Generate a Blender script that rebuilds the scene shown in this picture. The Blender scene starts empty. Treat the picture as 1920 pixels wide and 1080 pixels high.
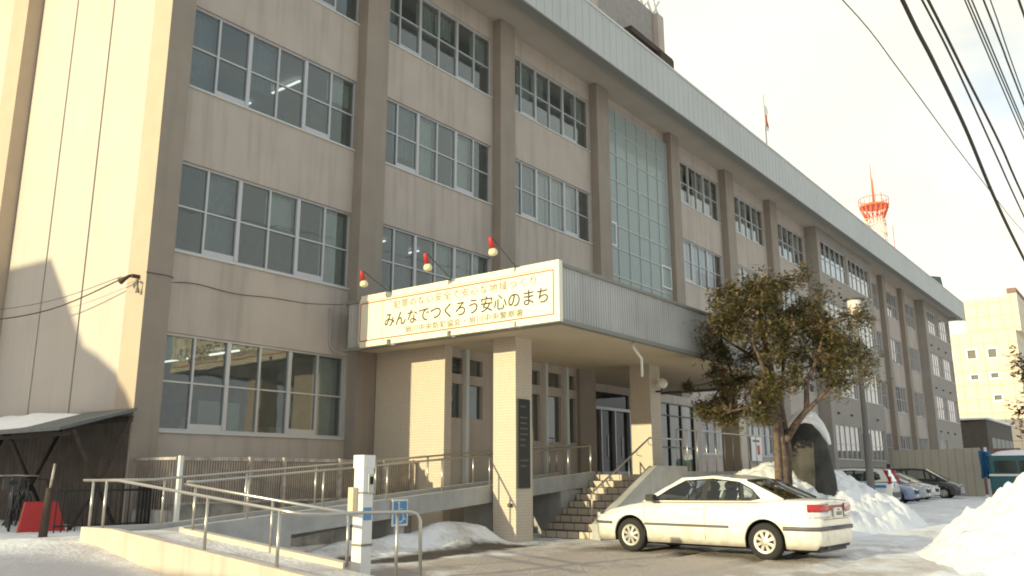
import bpy, bmesh, math, random
from mathutils import Vector, Matrix, noise
random.seed(7)
R = math.radians
sc = bpy.context.scene
col = sc.collection
# ------------------------------------------------------------------ helpers
class MB:
    def __init__(s): s.v = []; s.f = []; s.m = []; s.sm = []
    def face(s, idx, m=0, smooth=False): s.f.append(tuple(idx)); s.m.append(m); s.sm.append(smooth)
    def box(s, x0, x1, y0, y1, z0, z1, m=0):
        b = len(s.v)
        s.v += [(x0,y0,z0),(x1,y0,z0),(x1,y1,z0),(x0,y1,z0),(x0,y0,z1),(x1,y0,z1),(x1,y1,z1),(x0,y1,z1)]
        for q in ((0,3,2,1),(4,5,6,7),(0,1,5,4),(1,2,6,5),(2,3,7,6),(3,0,4,7)): s.face([b+i for i in q], m)
        return s
    def poly(s, pts, m=0): b = len(s.v); s.v += [tuple(p) for p in pts]; s.face(range(b, b+len(pts)), m); return s
    def prism(s, pts, off, m=0):
        b = len(s.v); n = len(pts); o = Vector(off)
        s.v += [tuple(p) for p in pts] + [tuple(Vector(p)+o) for p in pts]
        s.face([b+i for i in range(n)][::-1], m); s.face([b+n+i for i in range(n)], m)
        for i in range(n):
            j = (i+1) % n; s.face([b+i, b+j, b+n+j, b+n+i], m)
        return s
    def xz(s, pts, y0, y1, m=0): return s.prism([(x, y0, z) for x, z in pts], (0, y1-y0, 0), m)
    def yz(s, pts, x0, x1, m=0): return s.prism([(x0, y, z) for y, z in pts], (x1-x0, 0, 0), m)
    def tube(s, path, r, n=8, m=0, cap=True, smooth=True):
        P = [Vector(p) for p in path]; rs = r if isinstance(r, (list, tuple)) else [r]*len(P)
        rings = []; up = Vector((0.03, 0.05, 1))
        for i, p in enumerate(P):
            t = (P[min(i+1, len(P)-1)] - P[max(i-1, 0)]).normalized()
            a = t.cross(up)
            if a.length < .08: a = t.cross(Vector((1, 0, 0)))
            a.normalize(); c = t.cross(a)
            b = len(s.v)
            for k in range(n):
                g = 2*math.pi*k/n; s.v.append(tuple(p + (a*math.cos(g)+c*math.sin(g))*rs[i]))
            rings.append(b)
        for i in range(len(rings)-1):
            for k in range(n):
                j = (k+1) % n; s.face([rings[i]+k, rings[i]+j, rings[i+1]+j, rings[i+1]+k], m, smooth)
        if cap: s.face([rings[0]+k for k in range(n)][::-1], m); s.face([rings[-1]+k for k in range(n)], m)
        return s
    def lathe(s, prof, c=(0, 0, 0), axis='z', n=20, m=0, smooth=True):
        rings = []
        for r, h in prof:
            b = len(s.v); rings.append(b)
            for k in range(n):
                g = 2*math.pi*k/n; u, w = r*math.cos(g), r*math.sin(g)
                p = (u, w, h) if axis == 'z' else ((u, h, w) if axis == 'y' else (h, u, w))
                s.v.append((p[0]+c[0], p[1]+c[1], p[2]+c[2]))
        for i in range(len(rings)-1):
            for k in range(n):
                j = (k+1) % n; s.face([rings[i]+k, rings[i]+j, rings[i+1]+j, rings[i+1]+k], m, smooth)
        s.face([rings[0]+k for k in range(n)][::-1], m); s.face([rings[-1]+k for k in range(n)], m)
        return s
    def build(s, name, mats, parent=None, fix=True):
        me = bpy.data.meshes.new(name); me.from_pydata(s.v, [], s.f)
        if not isinstance(mats, (list, tuple)): mats = [mats]
        for m in mats: me.materials.append(m)
        for p, mi, sm in zip(me.polygons, s.m, s.sm): p.material_index = mi; p.use_smooth = sm
        if fix:
            bm = bmesh.new(); bm.from_mesh(me); bmesh.ops.recalc_face_normals(bm, faces=bm.faces); bm.to_mesh(me); bm.free()
        o = bpy.data.objects.new(name, me); col.objects.link(o)
        if parent: o.parent = parent
        return o
def tag(o, label=None, cat=None, group=None, kind=None):
    if label: o['label'] = label
    if cat: o['category'] = cat
    if group: o['group'] = group
    if kind: o['kind'] = kind
    return o
def empty(name, loc, label, cat, rz=0, group=None):
    o = bpy.data.objects.new(name, None); col.objects.link(o); o.location = loc; o.rotation_euler.z = rz
    o.empty_display_size = .2
    return tag(o, label, cat, group)
def rel(root):      # parent keeping world coordinates for parts modelled in world space
    bpy.context.view_layer.update()
    inv = root.matrix_basis.inverted()
    for ch in list(root.children): ch.matrix_parent_inverse = inv
# ------------------------------------------------------------------ materials
def mat(name, color, rough=.7, metal=0, spec=.5, var=0, vscale=3, bump=0, bscale=40, streak=0, coat=0):
    m = bpy.data.materials.new(name); m.use_nodes = True; nt = m.node_tree; N = nt.nodes; L = nt.links
    b = N['Principled BSDF']; b.inputs['Roughness'].default_value = rough; b.inputs['Metallic'].default_value = metal
    b.inputs['Specular IOR Level'].default_value = spec; b.inputs['Base Color'].default_value = (*color, 1)
    if coat: b.inputs['Coat Weight'].default_value = coat; b.inputs['Coat Roughness'].default_value = .05
    tc = N.new('ShaderNodeTexCoord')
    cur = None
    if var:
        n = N.new('ShaderNodeTexNoise'); n.inputs['Scale'].default_value = vscale; n.inputs['Detail'].default_value = 6
        L.new(tc.outputs['Object'], n.inputs['Vector'])
        mr = N.new('ShaderNodeMapRange'); mr.inputs[1].default_value = .3; mr.inputs[2].default_value = .7
        mr.inputs[3].default_value = 1-var; mr.inputs[4].default_value = 1+var; L.new(n.outputs[0], mr.inputs[0])
        fac = mr.outputs[0]
        if streak:
            mp = N.new('ShaderNodeMapping'); mp.inputs['Scale'].default_value = (3.2, 3.2, .22); L.new(tc.outputs['Object'], mp.inputs[0])
            n2 = N.new('ShaderNodeTexNoise'); n2.inputs['Scale'].default_value = 1.4; n2.inputs['Detail'].default_value = 5; L.new(mp.outputs[0], n2.inputs['Vector'])
            m2 = N.new('ShaderNodeMapRange'); m2.inputs[1].default_value = .5; m2.inputs[2].default_value = .75; m2.inputs[3].default_value = 1; m2.inputs[4].default_value = 1-streak
            L.new(n2.outputs[0], m2.inputs[0])
            mu = N.new('ShaderNodeMath'); mu.operation = 'MULTIPLY'; L.new(fac, mu.inputs[0]); L.new(m2.outputs[0], mu.inputs[1]); fac = mu.outputs[0]
        vm = N.new('ShaderNodeVectorMath'); vm.operation = 'SCALE'; vm.inputs[0].default_value = color; L.new(fac, vm.inputs['Scale'])
        L.new(vm.outputs[0], b.inputs['Base Color'])
    if bump:
        n = N.new('ShaderNodeTexNoise'); n.inputs['Scale'].default_value = bscale; n.inputs['Detail'].default_value = 4; L.new(tc.outputs['Object'], n.inputs['Vector'])
        bp = N.new('ShaderNodeBump'); bp.inputs['Strength'].default_value = bump; bp.inputs['Distance'].default_value = .02
        L.new(n.outputs[0], bp.inputs['Height']); L.new(bp.outputs[0], b.inputs['Normal'])
    return m
def tilemat(name, c1, c2, joint, size=.1, jw=.012, rough=.35, w=None):
    m = mat(name, c1, rough); nt = m.node_tree; N = nt.nodes; L = nt.links; b = N['Principled BSDF']
    tc = N.new('ShaderNodeTexCoord'); sp = N.new('ShaderNodeSeparateXYZ'); L.new(tc.outputs['Object'], sp.inputs[0])
    ad = N.new('ShaderNodeMath'); L.new(sp.outputs[0], ad.inputs[0]); L.new(sp.outputs[1], ad.inputs[1])
    cb = N.new('ShaderNodeCombineXYZ'); L.new(ad.outputs[0], cb.inputs[0]); L.new(sp.outputs[2], cb.inputs[1])
    br = N.new('ShaderNodeTexBrick'); br.offset = 0; br.inputs['Scale'].default_value = 1; br.inputs['Brick Width'].default_value = w or size; br.inputs['Row Height'].default_value = size
    br.inputs['Mortar Size'].default_value = jw; br.inputs['Mortar Smooth'].default_value = .2
    br.inputs['Color1'].default_value = (*c1, 1); br.inputs['Color2'].default_value = (*c2, 1); br.inputs['Mortar'].default_value = (*joint, 1)
    L.new(cb.outputs[0], br.inputs['Vector']); L.new(br.outputs[0], b.inputs['Base Color'])
    bp = N.new('ShaderNodeBump'); bp.inputs['Strength'].default_value = .3; bp.inputs['Distance'].default_value = .005; bp.invert = True
    L.new(br.outputs[1], bp.inputs['Height']); L.new(bp.outputs[0], b.inputs['Normal'])
    return m
def glassmat(name, tint=(.45, .5, .5), boost=1.0, wob=.02, ior=1.5, haze=0):
    m = bpy.data.materials.new(name); m.use_nodes = True; nt = m.node_tree; N = nt.nodes; L = nt.links; N.clear()
    out = N.new('ShaderNodeOutputMaterial'); g = N.new('ShaderNodeBsdfGlossy'); g.inputs['Roughness'].default_value = .02
    t = N.new('ShaderNodeBsdfTransparent'); t.inputs[0].default_value = (*tint, 1)
    fr = N.new('ShaderNodeFresnel'); fr.inputs[0].default_value = ior
    mu = N.new('ShaderNodeMath'); mu.operation = 'MULTIPLY'; mu.use_clamp = True; mu.inputs[1].default_value = boost; L.new(fr.outputs[0], mu.inputs[0])
    mx = N.new('ShaderNodeMixShader'); L.new(mu.outputs[0], mx.inputs[0]); L.new(t.outputs[0], mx.inputs[1]); L.new(g.outputs[0], mx.inputs[2])
    if wob:
        tc = N.new('ShaderNodeTexCoord'); n = N.new('ShaderNodeTexNoise'); n.inputs['Scale'].default_value = 1.1; L.new(tc.outputs['Object'], n.inputs['Vector'])
        bp = N.new('ShaderNodeBump'); bp.inputs['Strength'].default_value = wob*2; bp.inputs['Distance'].default_value = .1
        L.new(n.outputs[0], bp.inputs['Height']); L.new(bp.outputs[0], g.inputs['Normal'])
    fin = mx
    if haze:
        df = N.new('ShaderNodeBsdfDiffuse'); df.inputs[0].default_value = (.40, .47, .46, 1); m3 = N.new('ShaderNodeMixShader'); m3.inputs[0].default_value = haze
        L.new(mx.outputs[0], m3.inputs[1]); L.new(df.outputs[0], m3.inputs[2]); fin = m3
    L.new(fin.outputs[0], out.inputs[0]); return m
M = {}
M['spandrel'] = mat('spandrel plaster', (.455, .395, .352), .9, var=.05, vscale=1.2, bump=.25, bscale=45, streak=.2)
M['pier'] = mat('pier plaster', (.295, .252, .212), .9, var=.06, vscale=1.5, bump=.3, bscale=60, streak=.12)
M['block'] = mat('grey plaster', (.325, .295, .265), .9, var=.05, vscale=1.2, bump=.2, bscale=45, streak=.12)
M['endwall'] = mat('cream end panel', (.525, .47, .42), .85, var=.035, vscale=.8, streak=.06, bump=.1, bscale=60)
M['return'] = mat('peach render', (.46, .375, .29), .85, var=.04, vscale=2)
M['seam'] = mat('dark seam', (.16, .11, .09), .9)
M['soffit'] = mat('soffit render', (.42, .37, .32), .9, var=.06, vscale=.8, bump=.1)
M['csoffit'] = mat('canopy soffit', (.60, .50, .37), .85, var=.05, vscale=.7)
M['fascia'] = mat('painted sheet fascia', (.44, .45, .445), .5, var=.05, vscale=.6, streak=.05)
M['corr'] = mat('corrugated sheet', (.42, .415, .41), .5, var=.08, vscale=1, streak=.2)
M['lip'] = mat('grey metal lip', (.22, .22, .20), .6)
M['trim'] = mat('pale metal trim', (.55, .56, .55), .4)
M['frame'] = mat('aluminium frame', (.50, .50, .52), .4, metal=.3)
M['dframe'] = mat('dark bronze frame', (.10, .095, .085), .45, metal=.3)
M['white'] = mat('white paint', (.78, .77, .74), .45)
M['glass'] = glassmat('window glass', (.66, .74, .74), 3.6, haze=.10)
M['glass3'] = glassmat('greenish wired glass', (.48, .58, .54), 2.4, haze=.72, wob=.06)
M['glass4'] = glassmat('door glass', (.35, .38, .37), 1.3)
M['glass2'] = glassmat('far window glass', (.72, .76, .75), 2.6)
M['room'] = mat('room wall', (.38, .42, .40), .9, var=.25, vscale=1.4)
M['ceil'] = mat('room ceiling', (.5, .52, .5), .9)
M['blind'] = mat('pale blind', (.56, .60, .55), .9, var=.08, vscale=4)
M['curtain'] = mat('cream curtain', (.80, .78, .70), .9, var=.06, vscale=5)
M['bblind'] = mat('blue grey blind', (.20, .25, .29), .8, var=.15, vscale=6)
M['tile'] = tilemat('mosaic tile', (.62, .545, .45), (.58, .51, .42), (.44, .34, .26), .062, .0045)
M['step'] = tilemat('step tile', (.58, .49, .40), (.54, .455, .37), (.12, .10, .085), .158, .011, .6, .3)
M['conc'] = mat('concrete', (.42, .41, .40), .9, var=.12, vscale=3, bump=.3, bscale=30, streak=.12)
M['cream'] = mat('painted ramp wall', (.58, .50, .42), .85, var=.08, vscale=2.5, bump=.3, bscale=30, streak=.18)
M['stain'] = mat('stained concrete', (.36, .34, .31), .9, var=.35, vscale=3, streak=.45, bump=.3)
M['steel'] = mat('stainless rail', (.52, .50, .46), .3, metal=.85)
M['iron'] = mat('black iron', (.018, .017, .016), .5)
M['brown'] = mat('rusty brown steel', (.055, .035, .026), .8, var=.3, vscale=9)
M['rust'] = mat('peeling rusty paint', (.42, .36, .31), .8, var=.35, vscale=7)
M['red'] = mat('red plastic', (.50, .03, .025), .5)
M['redpaint'] = mat('red line paint', (.50, .09, .05), .5)
M['ink'] = mat('dark ink', (.045, .028, .012), .6)
M['ink2'] = mat('brown ink', (.22, .16, .11), .6)
M['signw'] = mat('sign face', (.80, .76, .60), .5, var=.02, vscale=2)
M['bulb'] = mat('reflector bulb glass', (.75, .68, .42), .25)
M['tin'] = mat('shed roofing', (.13, .145, .15), .5, metal=.4, var=.15, vscale=4)
M['bark'] = mat('yew bark', (.125, .088, .066), .9, var=.45, vscale=12, bump=.8, bscale=25)
M['rock'] = mat('dark standing stone', (.047, .044, .04), .85, var=.5, vscale=2.2, bump=1, bscale=6, streak=.3)
M['carw'] = mat('white car paint', (.80, .775, .70), .3, coat=1)
def spray(m, c, z1):      # dried road salt low on the panels, broken by noise
    nt = m.node_tree; N = nt.nodes; L = nt.links; b = N['Principled BSDF']; tc = N.new('ShaderNodeTexCoord'); sp = N.new('ShaderNodeSeparateXYZ'); L.new(tc.outputs['Object'], sp.inputs[0])
    n = N.new('ShaderNodeTexNoise'); n.inputs['Scale'].default_value = 5; n.inputs['Detail'].default_value = 8; L.new(tc.outputs['Object'], n.inputs['Vector'])
    a = N.new('ShaderNodeMath'); a.operation = 'MULTIPLY_ADD'; a.inputs[1].default_value = -.5; L.new(n.outputs[0], a.inputs[0]); L.new(sp.outputs[2], a.inputs[2])
    r = N.new('ShaderNodeMapRange'); r.inputs[1].default_value = -.05; r.inputs[2].default_value = z1; r.inputs[3].default_value = .75; r.inputs[4].default_value = 0; L.new(a.outputs[0], r.inputs[0])
    mx = N.new('ShaderNodeMix'); mx.data_type = 'RGBA'; L.new(r.outputs[0], mx.inputs[0]); mx.inputs[6].default_value = b.inputs['Base Color'].default_value; mx.inputs[7].default_value = (*c, 1); L.new(mx.outputs[2], b.inputs['Base Color'])
spray(M['carw'], (.36, .32, .27), .26)
M['cars'] = mat('silver car paint', (.42, .44, .47), .3, metal=.4, coat=1)
M['carb'] = mat('pale blue car paint', (.25, .31, .46), .3, metal=.3, coat=1)
M['card'] = mat('dark car paint', (.045, .045, .05), .3, coat=1)
M['black'] = mat('black plastic', (.02, .02, .02), .5)
M['grey'] = mat('grey rubber moulding', (.11, .10, .11), .55)
M['tyre'] = mat('tyre rubber', (.022, .021, .021), .85, bump=.4, bscale=60)
M['hub'] = mat('silver wheel trim', (.52, .50, .46), .35, metal=.5)
M['carglass'] = glassmat('car glass', (.78, .82, .80), 1.5, 0)
M['lampred'] = mat('red lamp lens', (.40, .015, .02), .2, coat=1)
M['lampclear'] = mat('clear lamp lens', (.65, .66, .66), .12, coat=1)
M['lampora2'] = mat('dull red trim panel', (.42, .08, .05), .3)
M['lampora'] = mat('orange lamp lens', (.7, .22, .04), .2)
M['seat'] = mat('seat fabric', (.10, .11, .11), .9)
M['blue'] = mat('blue stripe', (.03, .22, .55), .4)
M['sky'] = mat('sign blue', (.10, .30, .55), .5)
M['beige'] = mat('beige hoarding panel', (.47, .43, .35), .8, var=.04, vscale=1)
M['darkb'] = mat('dark brown cladding', (.095, .082, .072), .85, var=.12, vscale=2)
M['brick'] = mat('dull red wall', (.22, .13, .12), .9, var=.15)
M['tarp'] = mat('blue tarpaulin', (.02, .14, .32), .5, var=.2, vscale=5)
M['teal'] = mat('teal bus side', (.03, .12, .15), .3)
M['tower'] = mat('aviation orange steel', (.75, .16, .08), .6)
M['towerw'] = mat('aviation white steel', (.8, .62, .5), .6)
M['wire'] = mat('cable sheath', (.03, .025, .025), .7)
M['globe'] = mat('opal globe', (.85, .84, .80), .3)
M['green'] = mat('green copper cover', (.04, .09, .07), .7)
M['hotel'] = tilemat('cream tiled tower', (.66, .58, .44), (.64, .56, .43), (.44, .30, .2), 1.9, .05, .7, 1.5)
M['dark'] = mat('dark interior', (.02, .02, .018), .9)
def emis(name, c, s):
    m = bpy.data.materials.new(name); m.use_nodes = True; b = m.node_tree.nodes['Principled BSDF']
    b.inputs['Base Color'].default_value = (*c, 1); b.inputs['Emission Color'].default_value = (*c, 1); b.inputs['Emission Strength'].default_value = s; return m
M['fluo'] = emis('fluorescent tube', (1, 1, .92), 1.5)
def snowmat(name, dirty):
    m = mat(name, (.83, .84, .86), .75); nt = m.node_tree; N = nt.nodes; L = nt.links; b = N['Principled BSDF']
    tc = N.new('ShaderNodeTexCoord')
    n1 = N.new('ShaderNodeTexNoise'); n1.inputs['Scale'].default_value = .75; n1.inputs['Detail'].default_value = 8; n1.inputs['Roughness'].default_value = .65
    n2 = N.new('ShaderNodeTexNoise'); n2.inputs['Scale'].default_value = 9; n2.inputs['Detail'].default_value = 6
    L.new(tc.outputs['Object'], n1.inputs['Vector']); L.new(tc.outputs['Object'], n2.inputs['Vector'])
    ad = N.new('ShaderNodeMath'); ad.operation = 'MULTIPLY_ADD'; ad.inputs[1].default_value = .35; L.new(n2.outputs[0], ad.inputs[0]); L.new(n1.outputs[0], ad.inputs[2])
    cr = N.new('ShaderNodeValToRGB'); e = cr.color_ramp.elements
    e[0].position = .46 if dirty else .40; e[0].color = (.66, .62, .59, 1) if dirty else (.72, .71, .70, 1); e[1].position = .72 if dirty else .56; e[1].color = (.89, .89, .90, 1)
    L.new(ad.outputs[0], cr.inputs[0]); 
    colr = cr.outputs[0]
    if dirty:   # wet dark asphalt showing through beside the ramp, dirty lane beyond, shade painted into the left corner
        def blob(cx, cy, rx, ry):
            mp = N.new('ShaderNodeMapping'); mp.inputs['Location'].default_value = (-cx/rx, -cy/ry, 0); mp.inputs['Scale'].default_value = (1/rx, 1/ry, 0)
            L.new(tc.outputs['Object'], mp.inputs[0]); ln = N.new('ShaderNodeVectorMath'); ln.operation = 'LENGTH'; L.new(mp.outputs[0], ln.inputs[0])
            a = N.new('ShaderNodeMath'); a.operation = 'MULTIPLY_ADD'; a.inputs[1].default_value = 1.9; L.new(n1.outputs[0], a.inputs[0]); L.new(ln.outputs[1], a.inputs[2])
            r = N.new('ShaderNodeMapRange'); r.inputs[1].default_value = 1.55; r.inputs[2].default_value = 2.1; r.inputs[3].default_value = 1; r.inputs[4].default_value = 0; L.new(a.outputs[0], r.inputs[0])
            return r.outputs[0]
        for (cx, cy, rx, ry, c) in ((12.0, 7.2, 6.5, 3.9, (.43, .37, .32, 1)), (4.0, 8.0, 4.5, 5.2, (.56, .52, .51, 1)), (9.0, 9.2, 1.6, .6, (.30, .255, .22, 1)), (15.0, 9.0, 1.6, .45, (.33, .28, .24, 1)), (11.3, 10.7, 1.9, .5, (.055, .045, .038, 1)), (13.4, 10.85, 1.7, .4, (.07, .055, .045, 1)), (9.9, 11.2, .9, .16, (.10, .085, .07, 1))):  # second patch paints the left corner's shade into the snow colour
            mx = N.new('ShaderNodeMix'); mx.data_type = 'RGBA'; L.new(blob(cx, cy, rx, ry), mx.inputs[0]); L.new(colr, mx.inputs[6]); mx.inputs[7].default_value = c; colr = mx.outputs[2]
    L.new(colr, b.inputs['Base Color'])
    bp = N.new('ShaderNodeBump'); bp.inputs['Strength'].default_value = .7; bp.inputs['Distance'].default_value = .04
    n3 = N.new('ShaderNodeTexNoise'); n3.inputs['Scale'].default_value = 14 if dirty else 7; n3.inputs['Detail'].default_value = 7; L.new(tc.outputs['Object'], n3.inputs['Vector'])
    L.new(n3.outputs[0], bp.inputs['Height']); L.new(bp.outputs[0], b.inputs['Normal'])
    return m
M['snow'] = snowmat('fresh snow', False); M['icy'] = snowmat('trodden icy snow', True)
# ------------------------------------------------------------------ camera
cam = bpy.data.cameras.new('camera'); co = bpy.data.objects.new('camera', cam); col.objects.link(co); sc.camera = co
cam.sensor_width = 36; cam.lens = 1569.0/1920*36; cam.clip_end = 3000
yaw, pit, rol = R(37.724), R(12.624), R(-.122)
F = Vector((math.cos(yaw)*math.cos(pit), math.sin(yaw)*math.cos(pit), math.sin(pit)))
rt = Vector((math.sin(yaw), -math.cos(yaw), 0)); up = rt.cross(F)
r2 = rt*math.cos(rol)+up*math.sin(rol); u2 = -rt*math.sin(rol)+up*math.cos(rol)
mw = Matrix((r2, u2, -F)).transposed().to_4x4(); mw.translation = (0, 0, 1.4); co.matrix_world = mw
# ------------------------------------------------------------------ sky and sun
EL, AZ = R(12), R(11.3)          # sun stands toward -x, +y
to_sun = Vector((-math.cos(EL)*math.cos(AZ), math.cos(EL)*math.sin(AZ), math.sin(EL)))
sun = bpy.data.lights.new('sun', 'SUN'); sun.energy = 5; sun.angle = R(.5); sun.color = (1, .89, .53)
so = bpy.data.objects.new('sun', sun); col.objects.link(so); so.rotation_euler = to_sun.to_track_quat('Z', 'Y').to_euler(); so.location = (-20, 10, 20)
w = bpy.data.worlds.new('World'); sc.world = w; w.use_nodes = True; nt = w.node_tree; N = nt.nodes; L = nt.links
bg = N['Background']
sky = N.new('ShaderNodeTexSky'); sky.sky_type = 'NISHITA'; sky.sun_disc = False; sky.sun_elevation = EL; sky.sun_rotation = math.atan2(to_sun.x, to_sun.y); sky.air_density = 1; sky.dust_density = 1
tc = N.new('ShaderNodeTexCoord')
mp = N.new('ShaderNodeMapping'); mp.inputs['Scale'].default_value = (1, 1, 2.2); mp.inputs['Location'].default_value = (.35, .1, .25); L.new(tc.outputs['Generated'], mp.inputs[0])
n = N.new('ShaderNodeTexNoise'); n.inputs['Scale'].default_value = 1.7; n.inputs['Detail'].default_value = 7; n.inputs['Roughness'].default_value = .5; L.new(mp.outputs[0], n.inputs['Vector'])
cr = N.new('ShaderNodeValToRGB'); cr.color_ramp.elements[0].position = .36; cr.color_ramp.elements[0].color = (.35, .35, .35, 1); cr.color_ramp.elements[1].position = .47; cr.color_ramp.elements[1].color = (1, 1, 1, 1)
L.new(n.outputs[0], cr.inputs[0])
sk = N.new('ShaderNodeVectorMath'); sk.operation = 'SCALE'; sk.inputs['Scale'].default_value = .26; L.new(sky.outputs[0], sk.inputs[0])
sp = N.new('ShaderNodeSeparateXYZ'); L.new(tc.outputs['Generated'], sp.inputs[0])
el = N.new('ShaderNodeValToRGB'); e = el.color_ramp.elements; e[0].position = 0; e[0].color = (1.25, 1.10, .93, 1); e[1].position = .8; e[1].color = (.92, .93, .90, 1)
x = el.color_ramp.elements.new(.35); x.color = (1.22, 1.16, .93, 1)
L.new(sp.outputs[2], el.inputs[0])
n2 = N.new('ShaderNodeTexNoise'); n2.inputs['Scale'].default_value = 3.2; n2.inputs['Detail'].default_value = 6; L.new(mp.outputs[0], n2.inputs['Vector'])
mr = N.new('ShaderNodeMapRange'); mr.inputs[1].default_value = .3; mr.inputs[2].default_value = .7; mr.inputs[3].default_value = .95; mr.inputs[4].default_value = 1.08; L.new(n2.outputs[0], mr.inputs[0])
# cloud deck thinner and greyer away from the sun
dt = N.new('ShaderNodeVectorMath'); dt.operation = 'DOT_PRODUCT'; dt.inputs[1].default_value = (0, 1, 0); L.new(tc.outputs['Generated'], dt.inputs[0])
dr = N.new('ShaderNodeMapRange'); dr.inputs[1].default_value = -.6; dr.inputs[2].default_value = -.05; dr.inputs[3].default_value = .72; dr.inputs[4].default_value = 1.0; L.new(dt.outputs['Value'], dr.inputs[0])
mm = N.new('ShaderNodeMath'); mm.operation = 'MULTIPLY'; L.new(mr.outputs[0], mm.inputs[0]); L.new(dr.outputs[0], mm.inputs[1])
cl = N.new('ShaderNodeVectorMath'); cl.operation = 'SCALE'; L.new(el.outputs[0], cl.inputs[0]); L.new(mm.outputs[0], cl.inputs['Scale'])
tn = N.new('ShaderNodeMix'); tn.data_type = 'RGBA'; d2 = N.new('ShaderNodeMapRange'); d2.inputs[1].default_value = -.45; d2.inputs[2].default_value = -.02; L.new(dt.outputs['Value'], d2.inputs[0]); L.new(d2.outputs[0], tn.inputs[0])
tn.inputs[6].default_value = (.84, .97, 1.12, 1); tn.inputs[7].default_value = (1, 1, 1, 1)
cm = N.new('ShaderNodeVectorMath'); cm.operation = 'MULTIPLY'; L.new(cl.outputs[0], cm.inputs[0]); L.new(tn.outputs[2], cm.inputs[1]); cl = cm
mx = N.new('ShaderNodeMix'); mx.data_type = 'RGBA'; L.new(cr.outputs[0], mx.inputs[0]); L.new(sk.outputs[0], mx.inputs[6]); L.new(cl.outputs[0], mx.inputs[7])
L.new(mx.outputs[2], bg.inputs[0]); bg.inputs[1].default_value = 1.0
sc.view_settings.view_transform = 'Standard'; sc.view_settings.look = 'None'; sc.view_settings.exposure = 0.0; sc.view_settings.gamma = 1
sc.cycles.filter_width = 1.9; sc.cycles.max_bounces = 8; sc.cycles.transparent_max_bounces = 24
# ------------------------------------------------------------------ ground
def ss(a, b, t):
    t = max(0, min(1, (t-a)/(b-a))); return t*t*(3-2*t)
def nz(x, y, s, k=0): return noise.noise(Vector((x*s, y*s, k)))
def gz(x, y):
    z = 0
    z += .47*ss(9.2, 13.6, y)*(1-ss(8.2, 9.4, x))*ss(-12, -2, x)*(1-ss(24, 30, y))
    if 9 < x < 16.2:
        z += .24*math.exp(-((y-11.9)/.5)**2)*ss(9, 10.5, x)*(1-ss(14.2, 14.6, x))*(1+.5*nz(x, y, 1.3))
        z += .30*math.exp(-((x-13.2)/.9)**2-((y-11.85)/.6)**2)
    if x < 50: z += .022*nz(x, y, .9)+.014*nz(x, y, 3.1)+(.007*nz(x, y, 8))
    if x > 5 and y < 9.5:
        for yc in (3.1, 4.55, 5.6, 7.0):
            yy_ = y-yc-.35*math.sin(x*.11+yc)-.25*nz(x, yc, .12); z -= .035*math.exp(-(yy_/.13)**2); z += .022*math.exp(-((abs(yy_)-.24)/.09)**2)*(1+nz(x, y, 2.5))
    if z < .035 and x > 16.2 and y > 9: z = min(z, 0.0)
    return z
def axis(segs):
    a = []
    for x0, x1, st in segs:
        k = int(round((x1-x0)/st)); a += [x0+(x1-x0)*i/k for i in range(k)]
    return a+[segs[-1][1]]
xs = axis([(-600, -60, 90), (-60, -4, 7), (-4, 4, .5), (4, 20, .1), (20, 36, .3), (36, 100, 4), (100, 900, 100)])
ys = axis([(-600, -40, 80), (-40, -2, 4), (-2, 2, .4), (2, 15.6, .1), (15.6, 30, .8), (30, 100, 7), (100, 800, 100)])
g = MB(); nx = len(xs)
for y in ys:
    for x in xs: g.v.append((x, y, gz(x, y)))
for j in range(len(ys)-1):
    for i in range(nx-1): a = j*nx+i; g.face((a, a+1, a+nx+1, a+nx), 0, True)
tag(g.build('ground', M['icy'], fix=False), kind='structure')
def mound(name, cx, cy, rx, ry, h, label, p=1.0, rot=0, seed=0, lump=.12, group=None):
    m = MB(); n = 130; c, s = math.cos(rot), math.sin(rot)
    for j in range(n+1):
        for i in range(n+1):
            u, v = -1.15+2.3*i/n, -1.15+2.3*j/n
            r = math.hypot(u, v); r2 = r*(1+.14*nz(u, v, 1.7, seed))
            z = h*max(-.1, 1-r2**p)
            q = max(0, 1-r2)
            z += (lump*nz(u*rx, v*ry, 1.1, seed+3)+lump*.5*nz(u*rx, v*ry, 3, seed+5)+lump*.22*nz(u*rx, v*ry, 8, seed+7))*min(1, q*6)
            z += min(1, q*7)*(.16*abs(nz(u*rx, v*ry, 2.1, seed+11))-.05+.05*max(0, nz(u*rx, v*ry, 5.5, seed+13))*3)
            X, Y = u*rx, v*ry; wx, wy = cx+X*c-Y*s, cy+X*s+Y*c
            m.v.append((wx, wy, max(z, -.08)))
    for j in range(n):
        for i in range(n): a = j*(n+1)+i; m.face((a, a+1, a+n+2, a+n+1), 0, True)
    o = m.build(name, M['snow'], fix=False); return tag(o, label, 'snow heap', group)
mound('snow_pile', 18.0, .9, 4.6, 3.3, 2.15, 'big sunlit ploughed snow heap at the right foreground edge', .95, .1, 2, .16)
mound('snow_pile', 23.6, 8.5, 6.2, 2.7, 1.75, 'snow bank behind the white sedan, heaped around the tree and the stone', 1.7, -.06, 9, .22)
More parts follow.
